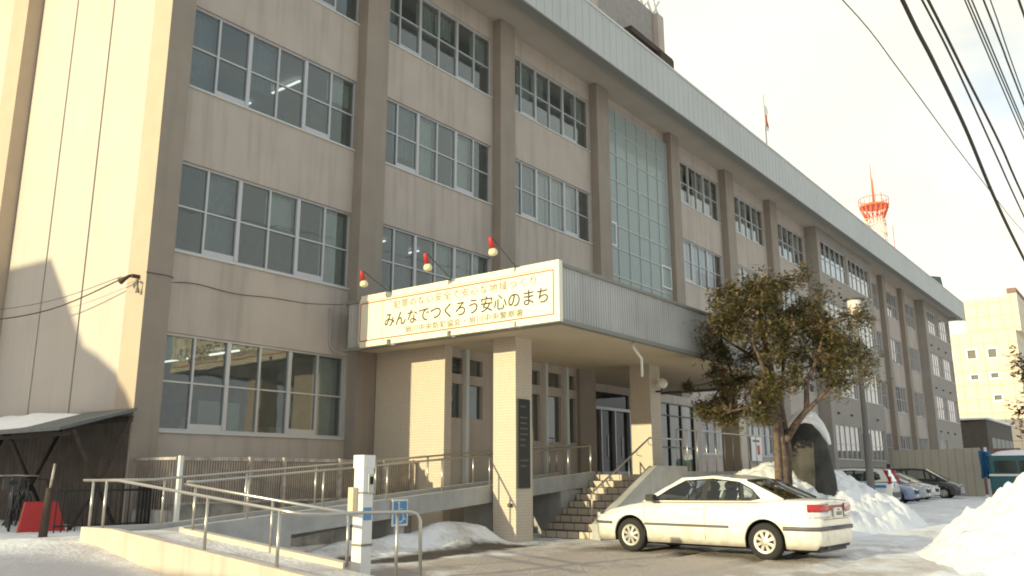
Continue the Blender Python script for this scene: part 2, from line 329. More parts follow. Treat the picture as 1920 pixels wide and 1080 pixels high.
# ------------------------------------------------------------------ building
B = empty('office_building', (8.36, 15.65, 0), 'long four storey taupe office block with piers, ribbon windows and an entrance canopy', 'building')
PC = [None, 14.2, 20.0, 25.95, 32.05, 37.95, 43.83]
FL = [(2.3, 4.3), (6.05, 8.05), (9.8, 11.75), (13.45, 15.5)]
WY = 16.0
def holes(mb, x0, x1, z0, z1, hs, y0, y1, m=0, axis='x'):
    X = sorted({x0, x1, *[h[0] for h in hs], *[h[1] for h in hs]}); Z = sorted({z0, z1, *[h[2] for h in hs], *[h[3] for h in hs]})
    for k in range(len(Z)-1):
        run = None
        for i in range(len(X)-1):
            cx, cz = (X[i]+X[i+1])/2, (Z[k]+Z[k+1])/2
            solid = not any(h[0] < cx < h[1] and h[2] < cz < h[3] for h in hs)
            if solid and run is None: run = X[i]
            if run is not None and (not solid or i == len(X)-2):
                e = X[i+1] if solid else X[i]
                if axis == 'x': mb.box(run, e, y0, y1, Z[k], Z[k+1], m)
                else: mb.box(y0, y1, run, e, Z[k], Z[k+1], m)
                run = None
wh = []
def window(x0, x1, z0, z1, y, nl=6, pairs=True, transom=.5, mt='frame', gl='glass', thick=.05, name='window', sash=(1, 4), cur=None):
    f = MB(); d0, d1 = y+.06, y+.14; t = thick
    f.box(x0, x1, d0, d1, z1-t, z1); f.box(x0, x1, d0-.002, d1, z0, z0+t)
    f.box(x0, x0+t, d0+.002, d1, z0+t, z1-t); f.box(x1-t, x1, d0+.002, d1, z0+t, z1-t)
    p = (x1-x0)/nl
    for i in range(1, nl):
        tt = (t*.95 if (pairs and i % 2 == 0) else t*.5); f.box(x0+i*p-tt, x0+i*p+tt, d0-(.012 if pairs and i % 2 == 0 else 0), d1, z0+t, z1-t)
    if transom:
        zt = z0+(z1-z0)*transom
        for i in range(nl): f.box(x0+i*p+t*.5, x0+(i+1)*p-t*.5, d0+.008, d1-.01, zt-.018, zt+.018)
    for i in sash:
        if i < nl: f.box(x0+i*p+t*.5, x0+(i+1)*p-t*.5, d0+.004, d1-.01, z0+t, z0+t+.11)
    o = f.build(name, M[mt], B)
    MB().poly([(x0+t, y+.105, z0+t), (x1-t, y+.105, z0+t), (x1-t, y+.105, z1-t), (x0+t, y+.105, z1-t)]).build('pane', M[gl], o, fix=False)
    MB().box(x0-.02, x1+.02, y-.04, y+.07, z0-.045, z0-.004).build('sill', M['trim'], o)
    return o
def hang(x0, x1, z0, z1, y, m, parent, name='curtain', fold=.03):
    c = MB(); k = max(2, int((x1-x0)/.05)); b = 0
    for i in range(k+1):
        xx = x0+(x1-x0)*i/k; yy = y+fold*math.sin(i*1.7)+fold*.5*math.sin(i*.6)
        c.v += [(xx, yy, z0), (xx, yy, z1)]
    for i in range(k): c.face((2*i, 2*i+2, 2*i+3, 2*i+1), 0, True)
    return c.build(name, M[m], parent, fix=False)
wall = MB()
# bays: (wall x0, wall x1, window x0, window x1)
bays = [(8.9, 14.2, 8.96, 13.9), (14.2, 20.0, 14.66, 19.62), (20.0, 25.95, 20.44, 25.54), None, (32.05, 37.95, 32.5, 37.4), (37.95, 43.83, 38.52, 43.25), (43.83, 49.9, 44.42, 49.75)]
rnd = random.Random(4)
for bi, b in enumerate(bays):
    if not b: continue
    hs = []
    for fi, (z0, z1) in enumerate(FL):
        if fi == 0 and bi in (1, 2): continue
        hs.append((b[2], b[3], z0, z1))
        o = window(b[2], b[3], z0, z1, WY, gl='glass' if bi < 4 else 'glass2')
        pw = (b[3]-b[2])/6
        if bi == 0: cs = {0: [(5, 'blind', 0), (0, 'blind', .7)], 1: [(5, 'blind', .0), (1, 'bblind', 0), (3, 'blind', .55)], 2: [(0, 'bblind', 0), (2, 'bblind', .3), (5, 'blind', .6)], 3: [(0, 'blind', .4), (3, 'blind', .5)]}[fi]
        elif bi == 1: cs = {1: [(1, 'bblind', 0), (3, 'blind', .1), (4, 'blind', 0), (5, 'blind', 0)], 2: [(2, 'blind', 0), (4, 'blind', 0), (1, 'bblind', .2)], 3: [(0, 'blind', .4), (2, 'blind', .5), (5, 'blind', .5), (3, 'blind', .6)]}[fi]
        elif bi == 2: cs = {1: [(1, 'blind', 0), (3, 'blind', 0)], 2: [(2, 'blind', 0), (3, 'blind', 0), (4, 'blind', .1), (1, 'bblind', 0)], 3: [(1, 'blind', .4), (2, 'blind', .5), (5, 'blind', .5)]}[fi]
        else: cs = [(i, 'curtain' if rnd.random() < .8 else 'blind', 0 if rnd.random() < .7 else .4) for i in range(6) if rnd.random() < .75]
        for i, mm_, low in cs:
            hang(b[2]+i*pw+.04, b[2]+(i+1)*pw-.04, z0+.08+(z1-z0)*low, z1-.06, WY+.3, mm_, o)
    holes(wall, b[0], b[1], 0, 16.2, hs, WY, WY+.3)
wall.box(25.95, 32.05, WY, WY+.3, 15.72, 16.2)
wall.build('wall', M['spandrel'], B)
# curtain wall bay above the canopy
cw = MB(); x0, x1 = 26.46, 31.6; zz = [5.6, 6.8, 7.8, 8.84, 9.96, 10.87, 11.84, 12.73, 13.81, 14.81, 15.68]
for z in zz: cw.box(x0, x1, 15.86, 15.94, z-.017, z+.017)
for i in range(7):
    xx = x0+(x1-x0)*i/6; t = .045 if i in (0, 6) else .011; cw.box(xx-t, xx+t, 15.852, 15.936, 5.5, 15.7)
o = cw.build('curtain_wall', M['frame'], B)
MB().poly([(x0, 15.9, 5.5), (x1, 15.9, 5.5), (x1, 15.9, 15.68), (x0, 15.9, 15.68)]).build('pane', M['glass3'], o, fix=False)
hang(x0+.05, x1-.05, 5.5, 15.0, 16.1, 'blind', o, fold=.004)
for (ax, az, aw, ah) in ((26.5, 10.9, .6, .9), (30.75, 9.96, .85, .9)):
    s_ = MB(); s_.box(ax, ax+aw, 15.83, 15.86, az, az+.05); s_.box(ax, ax+aw, 15.83, 15.86, az-ah, az-ah+.05); s_.box(ax, ax+.04, 15.83, 15.86, az-ah+.05, az); s_.box(ax+aw-.04, ax+aw, 15.83, 15.86, az-ah+.05, az); s_.build('vent_sash', M['white'], o)
# forward blocks
def block(x0, x1, groups, floors=(0, 1, 2, 3), short=None):
    hs = []; blk = MB()
    for fi in floors:
        z0, z1 = FL[fi]
        for gi, (a, b_) in enumerate(groups):
            if short and fi == 0 and gi > 0: continue
            e = b_ if not (short and fi == 0) else short
            hs.append((a, e, z0, z1))
            o = window(a, e, z0, z1, 15.3, nl=5, pairs=False, transom=.45, gl='glass2', thick=.045, sash=())
            p = (e-a)/5
            for i in range(5):
                if rnd.random() < .95: hang(a+i*p+.12, a+(i+1)*p-.1, z0+.07, z1-.06, 15.52, 'curtain', o, fold=.015)
    holes(blk, x0, x1, 0, 16.2, hs, 15.3, 15.5)
    if x0 > 70: blk.box(88.1, 88.4, 15.5, 30, 0, 16.2)
    blk.build('block_wall', M['block'], B)
    MB().box(x0, x0+.3, 15.5, 16.05, 0, 16.2).build('block_return', M['block'], B)
blks = []
block(50.0, 61.7, [(50.6, 55.7), (56.2, 61.2)])
block(77.9, 88.4, [(78.7, 83), (83.4, 87.9)], short=81.5)
for z in (4.95, 8.65, 12.35):
    for x in (51.2, 53.8, 56.6, 59.6, 79.2, 82, 85):
        MB().lathe([(.065, 15.16), (.075, 15.2), (.06, 15.3)], (x, 0, z), 'y', 10).build('vent_pipe', M['dframe'], B)
# bays between the blocks
w2 = MB()
for (a, b_, wa, wb) in ((61.7, 66.5, 62.1, 65.9), (66.5, 72.4, 67.1, 71.7), (72.4, 77.9, 73.2, 77.4)):
    hs = []
    for fi, (z0, z1) in enumerate(FL):
        hs.append((wa, wb, z0, z1)); o = window(wa, wb, z0, z1, WY, nl=6, gl='glass2')
        p = (wb-wa)/6
        for i in range(6):
            if rnd.random() < .8: hang(wa+i*p+.05, wa+(i+1)*p-.05, z0+.07, z1-.06, WY+.3, 'curtain' if fi > 1 else 'bblind', o, fold=.015)
    holes(w2, a, b_, 0, 16.2, hs, WY, WY+.3)
w2.build('wall', M['spandrel'], B)
for x in (66.5, 72.4): MB().box(x-.42, x+.42, 15.65, 16.1, 0, 16.19).build('pillar', M['pier'], B)
for k in range(1, 7):
    z0 = 0 if k > 3 else 5.3
    a, b_ = {1: (13.88, 14.68), 2: (19.66, 20.42), 3: (25.58, 26.43), 4: (31.68, 32.46), 5: (37.48, 38.45), 6: (43.38, 44.36)}[k]
    MB().box(a, b_, 15.65, 16.36, z0, 16.19).build('pillar', M['pier'], B)
MB().box(8.36, 8.9, 15.65, 16.4, 0, 16.19, 0).build('corner_pillar', M['pier'], B)
MB().box(8.352, 8.358, 15.652, 16.4, 0, 16.18).build('pillar_return', M['return'], B)
MB().box(13.95, 14.595, 15.65, 16.36, 0, 5.299).build('pillar', M['pier'], B)
# end wall with vertical panels
ew = MB()
for a, b_ in ((16.46, 18.42), (18.49, 20.39), (20.46, 22.5), (23.55, 26.5), (26.54, 30), (30.04, 40)): ew.box(8.42, 8.6, a, b_, 0, 16.18)
ew.build('end_wall', M['endwall'], B)
MB().box(8.6, 8.8, 16.4, 40, 0, 16.18).build('wall_backing', M['seam'], B)
MB().box(8.40, 8.60, 16.4, 16.445, 0, 16.17).build('drain_strip', M['trim'], B)
MB().box(8.05, 8.7, 22.54, 23.52, 0, 16.19).build('pillar', M['return'], B)
# roof, fascia, soffit
MB().box(6.9, 89.2, 14.5, 42, 16.2, 17.4).build('soffit', M['soffit'], B)
rf = MB(); rf.box(6.8, 89.3, 14.06, 14.5, 15.86, 17.45, 1)
rf.box(88.9, 89.32, 14.5, 42, 15.9, 17.45, 0); rf.box(6.75, 6.9, 14.5, 42, 15.9, 17.45, 0)
xx = 6.8; k = 0
while xx < 89.3:       # folded sheet
    rf.box(xx, min(xx+.42, 89.3), 14.0, 14.06, 15.8, 17.5, 0); rf.box(xx+.42, xx+.45, 14.008, 14.06, 15.8, 17.5, 0); xx += .45
rf.build('roof_fascia', [M['fascia'], M['lip']], B)
MB().box(6.78, 89.34, 13.96, 14.3, 17.5, 17.58).build('coping', M['trim'], B)
# interior rooms seen through the glass
rm = MB()
for z in (1.2, 4.95, 8.6, 12.3): rm.box(8.9, 88, 16.4, 22, z-.1, z+.12, 1)
for z in (4.42, 8.15, 11.88, 15.62): rm.box(8.9, 88, 16.31, 22, z, z+.06, 1)
rm.box(8.9, 88, 22, 22.2, 0, 16.1, 0)
for x in (13.9, 20.0, 25.9, 32.05, 44, 50.4, 61.6, 77.8): rm.box(x, x+.12, 16.37, 22, 0, 16.1, 0)
rm.build('interior', [M['room'], M['ceil']], B)
furn = MB()
for i in range(26):
    x = rnd.uniform(9.2, 25); f = rnd.choice([1.3, 5.07, 8.72, 12.42]); h = rnd.uniform(.9, 1.9)
    furn.box(x, x+rnd.uniform(.4, 1.2), rnd.uniform(16.7, 18), 18.3+rnd.random(), f, f+h)
furn.build('furniture', M['blind'], B)
for (x, z) in ((9.7, 11.8), (12.9, 11.8), (16.2, 8.07), (17.6, 8.07), (15.3, 8.07), (15.6, 11.8), (11.6, 4.34)):
    for y in (17.2, 19.4): MB().box(x, x+.055, y, y+1.2, z-.05, z-.01).build('ceiling_light', M['fluo'], B)
# entrance: tiled side wall, infill wall, door wall
tw = MB(); tw.box(14.6, 14.85, 13.3, 15.64, 0, 4.42); tw.build('tiled_wall', M['tile'], B)
iw = MB()
IH = [(14.95, 15.36, 2.75, 3.57), (14.95, 15.36, 3.8, 4.2), (15.52, 16.14, 2.75, 3.57), (15.52, 16.14, 3.8, 4.2), (16.7, 17.2, 2.3, 3.55), (16.7, 17.2, 3.8, 4.2), (17.5, 17.95, 2.3, 3.55), (17.5, 17.95, 3.8, 4.2), (18.15, 18.6, 2.3, 3.55), (18.15, 18.6, 3.8, 4.2), (18.93, 19.61, 2.3, 3.55), (18.93, 19.61, 3.8, 4.2), (19.95, 20.35, 2.3, 3.55), (19.95, 20.35, 3.8, 4.2)]
holes(iw, 14.85, 20.4, 0, 4.42, IH, 13.42, 13.6)
iw.build('entrance_wall', M['spandrel'], B)
MB().poly([(14.9, 13.52, 2.3), (20.38, 13.52, 2.3), (20.38, 13.52, 4.25), (14.9, 13.52, 4.25)]).build('pane', M['glass'], B, fix=False)
for x in (15.44, 17.35, 18.76, 19.78): MB().box(x-.055, x+.055, 13.3, 13.419, 1.2, 4.42).build('mullion', M['trim'], B)
MB().box(14.86, 20.38, 14.4, 14.5, 1.3, 4.4).build('screen', M['room'], B)
for z in (3.86, 3.96, 4.06, 4.14): MB().box(14.96, 15.35, 13.44, 13.5, z, z+.03).build('louvre', M['dframe'], B)
MB().box(20.4, 21.25, 13.3, 13.75, 0, 4.42).build('entrance_pillar', M['pier'], B)
MB().box(20.4, 20.6, 13.75, 16.0, 0, 4.42).build('side_wall', M['csoffit'], B)
dw = MB(); holes(dw, 20.6, 32, 1.4, 4.42, [(23.3, 26.2, 1.4, 3.56), (23.3, 26.2, 3.66, 4.16), (28.2, 31.3, 1.4, 4.1)], 15.02, 15.2); dw.build('door_wall', M['spandrel'], B)
dr_ = MB()
for x in (23.3, 24.2, 25.1, 26.12): dr_.box(x, x+.07, 14.96, 15.1, 1.42, 3.56)
dr_.box(23.3, 26.2, 14.98, 15.12, 3.56, 3.66); dr_.box(23.37, 26.12, 14.99, 15.08, 1.42, 1.52)
dr_.box(24.5, 24.54, 14.9, 14.96, 2.0, 2.7); dr_.box(25.45, 25.49, 14.9, 14.96, 2.0, 2.7)
d = dr_.build('entrance_door', M['frame'], B)
MB().poly([(23.3, 15.09, 1.42), (26.2, 15.09, 1.42), (26.2, 15.09, 4.16), (23.3, 15.09, 4.16)]).build('pane', M['glass4'], d, fix=False)
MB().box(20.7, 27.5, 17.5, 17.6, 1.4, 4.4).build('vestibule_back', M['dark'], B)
gz_ = MB()
for x in (28.2, 29.2, 30.2, 31.25): gz_.box(x, x+.05, 15.0, 15.1, 1.42, 4.1)
for z in (1.42, 2.4, 3.6, 4.05): gz_.box(28.25, 31.25, 15.01, 15.09, z, z+.05)
o = gz_.build('lobby_glazing', M['dframe'], B)
MB().poly([(28.2, 15.06, 1.42), (31.3, 15.06, 1.42), (31.3, 15.06, 4.1), (28.2, 15.06, 4.1)]).build('pane', M['glass2'], o, fix=False)
# canopy
cp = MB(); cp.box(13.64, 28.1, 9.34, 15.62, 4.42, 4.6, 0); cp.box(13.62, 28.12, 9.32, 15.64, 5.3, 5.44, 1)
cp.build('canopy_slab', [M['csoffit'], M['conc']], B)
cc = MB(); xx = 13.5
while xx < 28.2:
    cc.box(xx, xx+.085, 9.2, 9.3, 4.42, 5.5); cc.box(xx+.085, xx+.1, 9.212, 9.3, 4.42, 5.5); xx += .1
yy = 9.31
while yy < 15.5:
    for X in (13.5, 28.15): cc.box(X, X+.1, yy, yy+.085, 4.42, 5.5); cc.box(X+(.01 if X < 20 else 0), X+.1-(0 if X < 20 else .01), yy+.085, yy+.1, 4.42, 5.5)
    yy += .1
cc.build('canopy_fascia', M['corr'], B)
ct = MB()
for z0, z1 in ((5.5, 5.57), (4.34, 4.418)): ct.box(13.46, 28.3, 9.16, 9.32, z0, z1); ct.box(13.46, 13.62, 9.32, 15.63, z0, z1); ct.box(28.14, 28.3, 9.32, 15.63, z0, z1)
ct.build('canopy_trim', M['lip'], B)
for x in (14.59, 20.7, 26.7): MB().box(x, x+.6, 11.19, 11.82, -.05 if x < 15 else 1.4, 4.42).build('canopy_column', M['tile'], B)
pb = MB().box(14.63, 15.06, 11.15, 11.188, 1.13, 3.04).build('name_board', M['black'], B)
pl = MB(); rr = random.Random(3)
for k, z in enumerate((2.86, 2.62, 2.5, 2.38, 2.26, 2.14, 2.02, 1.7, 1.58)):
    pl.box(14.69, 14.69+rr.uniform(.18, .33), 11.143, 11.148, z, z+.035)
pl.build('plaque_lines', mat('faded gilt', (.13, .11, .09), .6), pb)
MB().lathe([(.02, -.05), (.045, -.04), (.045, .0), (.03, .03)], (14.55, 11.32, .78), 'x', 12).build('pipe_cap', M['dframe'], B)
MB().tube([(17.04, 9.6, 4.42), (17.05, 9.6, 4.3), (17.4, 9.6, 4.08), (17.4, 9.6, 3.66)], .035, 8).build('drain_pipe', M['white'], B)
gl = MB(); gl.lathe([(.01, -.15), (.08, -.125), (.13, -.07), (.15, 0), (.13, .07), (.08, .125), (.01, .15)], (21.08, 11.0, 3.9), 'z', 20)
go = gl.build('globe_lamp', M['globe'], B); MB().tube([(21.05, 11.19, 3.68), (21.08, 11.05, 3.68), (21.08, 11.0, 3.76)], .03, 8).build('bracket', M['dframe'], go)
rel(B)
# penthouse on the roof
PH = empty('rooftop_plant_room', (34, 19, 17.6), 'grey plant room with sunlit steel frame standing on the roof', 'roof structure')
ph = MB(); ph.box(31.4, 37.6, 19.3, 24.9, 17.6, 26.2); ph.build('wall', mat('plant room render', (.30, .28, .26), .9, var=.1), PH)
ph = MB(); ph.box(30.2, 31.38, 19.0, 19.6, 17.6, 27.2); ph.box(37.62, 38.3, 19.0, 25, 17.6, 26.1); ph.build('pillar', M['spandrel'], PH)
ph = MB(); ph.box(33.9, 38.4, 18.6, 19.3, 23.2, 23.5); ph.box(36.6, 38.1, 18.4, 18.9, 22.5, 23.2); ph.build('gantry', M['brown'], PH)
ph = MB()
for i in range(6):
    a = 33+i*.95; ph.tube([(a, 19.4, 26.2), (a+.9, 19.4, 27.4)], .07, 6); ph.tube([(a+.9, 19.4, 26.2), (a, 19.4, 27.4)], .07, 6)
ph.tube([(32.6, 19.4, 27.4), (38.2, 19.4, 27.4)], .09, 6); ph.tube([(38.0, 19.4, 26), (38.0, 19.4, 29)], .08, 6)
ph.build('lattice', M['white'], PH); rel(PH)
fp = empty('flagpole', (50.2, 18, 17.5), 'thin flagpole with a furled red and white flag above the roof edge', 'flagpole')
MB().tube([(50.2, 18, 17.5), (50.2, 18, 25.7)], [.07, .04], 8).build('pole', M['frame'], fp)
fl = MB()
for i in range(12):
    z = 25.0-i*.16; fl.v += [(50.22, 18, z), (50.45+.12*math.sin(i*.9), 17.9, z-.15)]
for i in range(11): fl.face((2*i, 2*i+2, 2*i+3, 2*i+1), 0 if 3 < i < 9 else 1, True)
fl.build('flag', [M['redpaint'], M['white']], fp, fix=False); rel(fp)
gb = MB(); gb.prism([(90.2, 17, 17.2), (90.2, 17, 20.9), (96.8, 17, 22.0), (98.2, 17, 20.3), (98.2, 17, 17.2)], (0, 3, 0)); tag(gb.build('rooftop_cover', M['green']), 'dark green sloping cover beyond the far end of the roof', 'roof structure')
# ------------------------------------------------------------------ signboard
S = empty('signboard', (13.4, 9.2, 4.4), 'long cream signboard with Japanese lettering and red border fixed along the canopy side', 'sign')
MB().box(13.36, 13.45, 9.2, 14.96, 4.47, 5.52).build('panel', M['signw'], S)
fr_ = MB()
for z0, z1 in ((5.46, 5.6), (4.36, 4.47)):
    y = 9.14
    for e in (10.22, 10.26, 12.0, 12.1, 13.85, 13.98, 14.9): 
        if e-y > .2: fr_.box(13.335, 13.46, y, e-.01, z0, z1)
        y = e
fr_.box(13.335, 13.46, 9.14, 9.22, 4.47, 5.46); fr_.build('frame', M['signw'], S)
bd = MB(); bd.box(13.352, 13.358, 9.28, 14.93, 5.40, 5.425); bd.box(13.352, 13.358, 9.28, 14.93, 4.50, 4.525); bd.box(13.352, 13.358, 9.28, 9.305, 4.525, 5.40); bd.box(13.352, 13.358, 14.905, 14.93, 4.525, 5.40)
bd.box(13.354, 13.358, 14.17, 14.175, 4.525, 5.40)
bd.build('border', M['redpaint'], S)
def text(body, yl, yr, z0, h, m, bold, x=13.352, spacing=1.0, name='lettering', parent=None):
    cu = bpy.data.curves.new('t', 'FONT'); cu.body = body; cu.size = 1; cu.offset = bold; cu.extrude = .002; cu.space_character = spacing; cu.resolution_u = 3
    t = bpy.data.objects.new('t', cu); col.objects.link(t); bpy.context.view_layer.update()
    me = bpy.data.meshes.new_from_object(t.evaluated_get(bpy.context.evaluated_depsgraph_get())); bpy.data.objects.remove(t)
    xs_ = [v.co.x for v in me.vertices]; ys_ = [v.co.y for v in me.vertices]
    a, b_, c, d = min(xs_), max(xs_), min(ys_), max(ys_)
    for v in me.vertices:
        u = (v.co.x-a)/(b_-a); q = (v.co.y-c)/(d-c); v.co = (x-v.co.z*.5, yl+(yr-yl)*u, z0+h*q)
    me.materials.clear(); me.materials.append(M[m])
    o = bpy.data.objects.new(name, me); col.objects.link(o); o.parent = parent; return o
text('みんなでつくろう安心のまち', 14.08, 9.42, 4.76, .34, 'ink', .004, parent=S)
text('犯罪のない安全で安心な地域づくり', 13.8, 9.72, 5.17, .19, 'ink2', -.004, spacing=1.3, parent=S)
text('旭川中央防犯協会・旭川中央警察署', 13.4, 10.05, 4.56, .155, 'ink2', 0, spacing=1.15, parent=S)
rel(S)
def spot(y, dz, label):
    r_ = empty('sign_spotlight', (13.5, y, 5.6), label, 'spotlight', group='spotlights over the signboard')
    MB().tube([(13.5, y, 5.58), (13.42, y, 5.66), (12.66, y, 6.08+dz)], .012, 6).build('arm', M['dframe'], r_)
    t = Vector((12.6, y+.0, 6.06+dz)); d = Vector((.32, 0, -1)).normalized()
    s_ = MB(); s_.tube([t+d*-.02, t+d*.03, t+d*.22], [.035, .045, .055], 12); s_.build('socket', M['red'], r_)
    s_ = MB(); s_.tube([t+d*.21, t+d*.25, t+d*.30, t+d*.34, t+d*.37], [.05, .085, .10, .085, .03], 14); s_.build('bulb', M['bulb'], r_); rel(r_)
spot(14.1, -.1, 'red spotlight at the wall end of the signboard, first from the building')
spot(12.1, -.02, 'red spotlight over the middle of the signboard')
spot(10.3, .02, 'red spotlight nearest the outer corner of the canopy, highest in view')
pst = empty('notice_poster', (39.8, 15.9, 2), 'white poster with a red picture on the wall behind the conifer trunk', 'poster')
MB().box(39.2, 40.45, 15.86, 15.9, 2.05, 3.2).build('sheet', M['white'], pst); MB().box(39.9, 40.2, 15.85, 15.859, 2.35, 2.8).build('picture', M['redpaint'], pst); MB().box(39.4, 40.2, 15.85, 15.859, 2.95, 3.05).build('heading', M['ink2'], pst); rel(pst)
rl = empty('red_globe_lamp', (22.0, 9.6, 4.16), 'small red globe lamp hanging under the canopy beside the conifer', 'lamp')
MB().lathe([(.02, -.13), (.08, -.105), (.125, -.04), (.125, .04), (.08, .105), (.03, .13)], (22.0, 9.6, 4.16), 'z', 18).build('globe', M['lampred'], rl); MB().tube([(22.0, 9.6, 4.28), (22.0, 9.6, 4.42)], .02, 6).build('stem', M['dframe'], rl); rel(rl)
# ------------------------------------------------------------------ stairs, platform, ramp
E_ = empty('entrance_stairs', (16.4, 10.3, 0), 'beige tiled entrance stairs rising beside the ramp to the doors', 'stairs')
st = MB()
for k in range(9): st.box(16.45+.3*k, 16.45+.3*(k+1) if k < 8 else 19.6, 10.36, 11.88, -.02, .158*(k+1))
st.build('steps', M['step'], E_)
MB().box(19.6, 31.6, 10.36, 15.02, 0, 1.421).build('platform', M['step'], E_)
MB().xz([(16.25, 0), (16.25, .35), (18.97, 1.63), (20.65, 1.63), (20.65, 0)], 10.14, 10.36).build('parapet', M['conc'], E_)
MB().box(20.65, 31.6, 10.2, 10.36, 0, 1.5).build('parapet', M['conc'], E_)
hr = MB(); hr.tube([(16.5, 10.5, .1), (16.5, 10.5, 1.0), (16.6, 10.5, 1.05), (19.3, 10.5, 2.33), (20.7, 10.3, 2.33), (20.7, 10.3, 1.6)], .024, 8)
for x, z in ((18.2, 1.82),): hr.tube([(x, 10.5, z), (x, 10.5, 1.0)], .02, 8)
for x in (17.0, 17.7, 18.6, 19.2): 
    z = 1.05+(x-16.6)*.474; hr.tube([(x, 10.5, z), (x+.05, 10.5, z-.12), (x+.18, 10.45, z-.14)], .01, 6)
hr.build('handrail', M['steel'], E_)
br_ = MB(); br_.tube([(21, 10.6, 2.62), (27, 10.6, 2.62)], .02, 6)
x = 21.0
while x < 27: br_.tube([(x, 10.6, 1.45), (x, 10.6, 2.62)], .014, 6); x += .62
br_.build('balustrade', M['steel'], E_); rel(E_)
RP = empty('wheelchair_ramp', (6.4, 12, 0), 'concrete wheelchair ramp with a turn and stainless handrails leading to the entrance', 'ramp')
rz = lambda x: .65+(x-7.3)*.073
m_ = MB()
zu = lambda x: rz(x)-.09
m_.xz([(7.43, -.1), (7.43, zu(7.43)), (9.3, zu(9.3)), (9.3, -.1)], 12.02, 12.98, 0)
m_.xz([(9.3, rz(9.3)-.38), (9.3, zu(9.3)), (18.85, zu(18.85)), (18.85, rz(18.85)-.38)], 12.021, 12.979, 0)
m_.build('upper_deck', M['conc'], RP)
m_ = MB()
m_.xz([(7.3, -.1), (7.3, rz(7.3)), (9.3, rz(9.3)), (9.3, -.1)], 11.9, 12.02, 0)
m_.xz([(9.302, rz(9.302)-.36), (9.302, rz(9.302)), (18.9, rz(18.9)), (18.9, rz(18.9)-.36)], 11.9, 12.02, 0)
m_.xz([(6.48, -.1), (6.48, .66), (7.6, rz(7.6)-.02), (18.9, rz(18.9)), (18.9, rz(18.9)-.4), (9.3, .2), (9.3, -.1)], 12.98, 13.1, 0)
m_.box(11.72, 12.0, 11.93, 12.9, -.1, .8, 0); m_.box(14.9, 15.2, 12.1, 12.9, -.1, .9, 0); m_.box(17.35, 18.85, 11.93, 12.9, -.1, 1.05, 0)
m_.build('beam', M['conc'], RP)
zl = lambda y: .66-.08*max(0, 12.2-y)
m_ = MB()
m_.yz([(13.1, -.1), (13.1, .66), (12.2, .66), (5.6, zl(5.6)), (5.6, -.1)], 6.35, 6.48, 0)
m_.yz([(11.898, -.1), (11.898, zl(11.87)), (8.3, zl(8.3)-.0), (8.3, -.1)], 7.3, 7.43, 0)
m_.build('ramp_wall', M['cream'], RP)
m_ = MB(); m_.box(6.481, 7.43, 11.899, 12.979, -.1, .57); m_.yz([(11.898, -.1), (11.898, .565), (5.6, zl(5.6)-.07), (5.6, -.1)], 6.481, 7.299, 0); m_.build('lower_deck', M['icy'], RP)
# handrails
hr = MB(); t = .022
hr.tube([(6.42, 13.3, 1.34), (6.42, 12.25, 1.34), (6.42, 8.4, 1.0), (6.5, 8.15, .965), (6.75, 8.05, .955), (7.3, 8.0, .955), (7.85, 7.7, .955), (7.93, 7.66, .93), (7.97, 7.64, .85), (7.98, 7.63, .12)], t, 8)
for (x, y, z0, z1) in ((6.42, 13.0, .6, 1.34), (6.42, 12.6, .6, 1.34), (6.42, 9.95, .4, 1.14), (6.42, 8.45, .2, 1.0), (7.72, 7.8, .1, .955)): hr.tube([(x, y, z0), (x, y, z1)], t*.95, 8)
hr.build('handrail', M['steel'], RP)
hr = MB(); hr.tube([(7.33, 11.99, 1.28), (7.33, 11.87, 1.27), (7.37, 8.2, .93)], t, 8)
for y in (11.75, 9.85, 8.3): hr.tube([(7.36, y, zl(y)-.05), (7.36, y, 1.27-(11.87-y)*.093)], t*.95, 8)
hr.build('handrail', M['steel'], RP)
for yy, xa, xb, h in ((11.96, 7.34, 18.8, .66), (13.04, 6.5, 20.2, .69)):
    hr = MB(); rr_ = lambda x: rz(max(7.3, min(x, 18.9)))+h
    hr.tube([(xa, yy, rr_(xa)), (7.4 if xa < 7.3 else xa+.2, yy, rr_(7.4)), (min(18.8, xb), yy, rr_(18.8))]+([] if xb < 19 else [(xb, yy, rr_(18.8))]), t, 8)
    x = xa+1.1
    while x < min(xb, 18.9): hr.tube([(x, yy, rz(max(7.3, x))-.04), (x, yy, rr_(x))], t*.9, 8); x += 1.55
    hr.tube([(18.78, yy, 1.4), (18.78, yy, rr_(18.78))], t, 8)
    hr.build('handrail', M['steel'], RP)
rel(RP)
# trellis fence behind the ramp
T = empty('mesh_fence', (8.5, 14.2, .5), 'rusty white slatted steel fence between the ramp and the ground floor window', 'fence')
m_ = MB(); m_.box(8.5, 14.58, 14.3, 14.45, 0, .92); m_.box(8.5, 8.65, 14.45, 15.64, 0, .8); m_.build('base_wall', M['stain'], T)
m_ = MB(); m_.box(8.5, 14.58, 14.17, 14.23, 1.68, 1.745); m_.box(8.5, 14.58, 14.18, 14.22, .9, .94); m_.box(8.46, 8.5, 14.2, 15.64, 1.69, 1.74); m_.build('rail', M['rust'], T)
for x in (8.48, 9.95, 10.75, 12.2, 13.5, 14.4): MB().box(x, x+.07, 14.1, 14.169, .5 if x < 9 else .7, 1.76).build('post', M['white'] if x < 9 else M['rust'], T)
m_ = MB(); x = 8.6
while x < 14.5: m_.box(x, x+.018, 14.195, 14.215, .94, 1.68); x += .055
y = 14.3
while y < 15.6: m_.box(8.475, 8.49, y, y+.02, .8, 1.69); y += .09
m_.build('slats', mat('dull slat paint', (.20, .165, .14), .8, var=.3, vscale=5), T); rel(T)
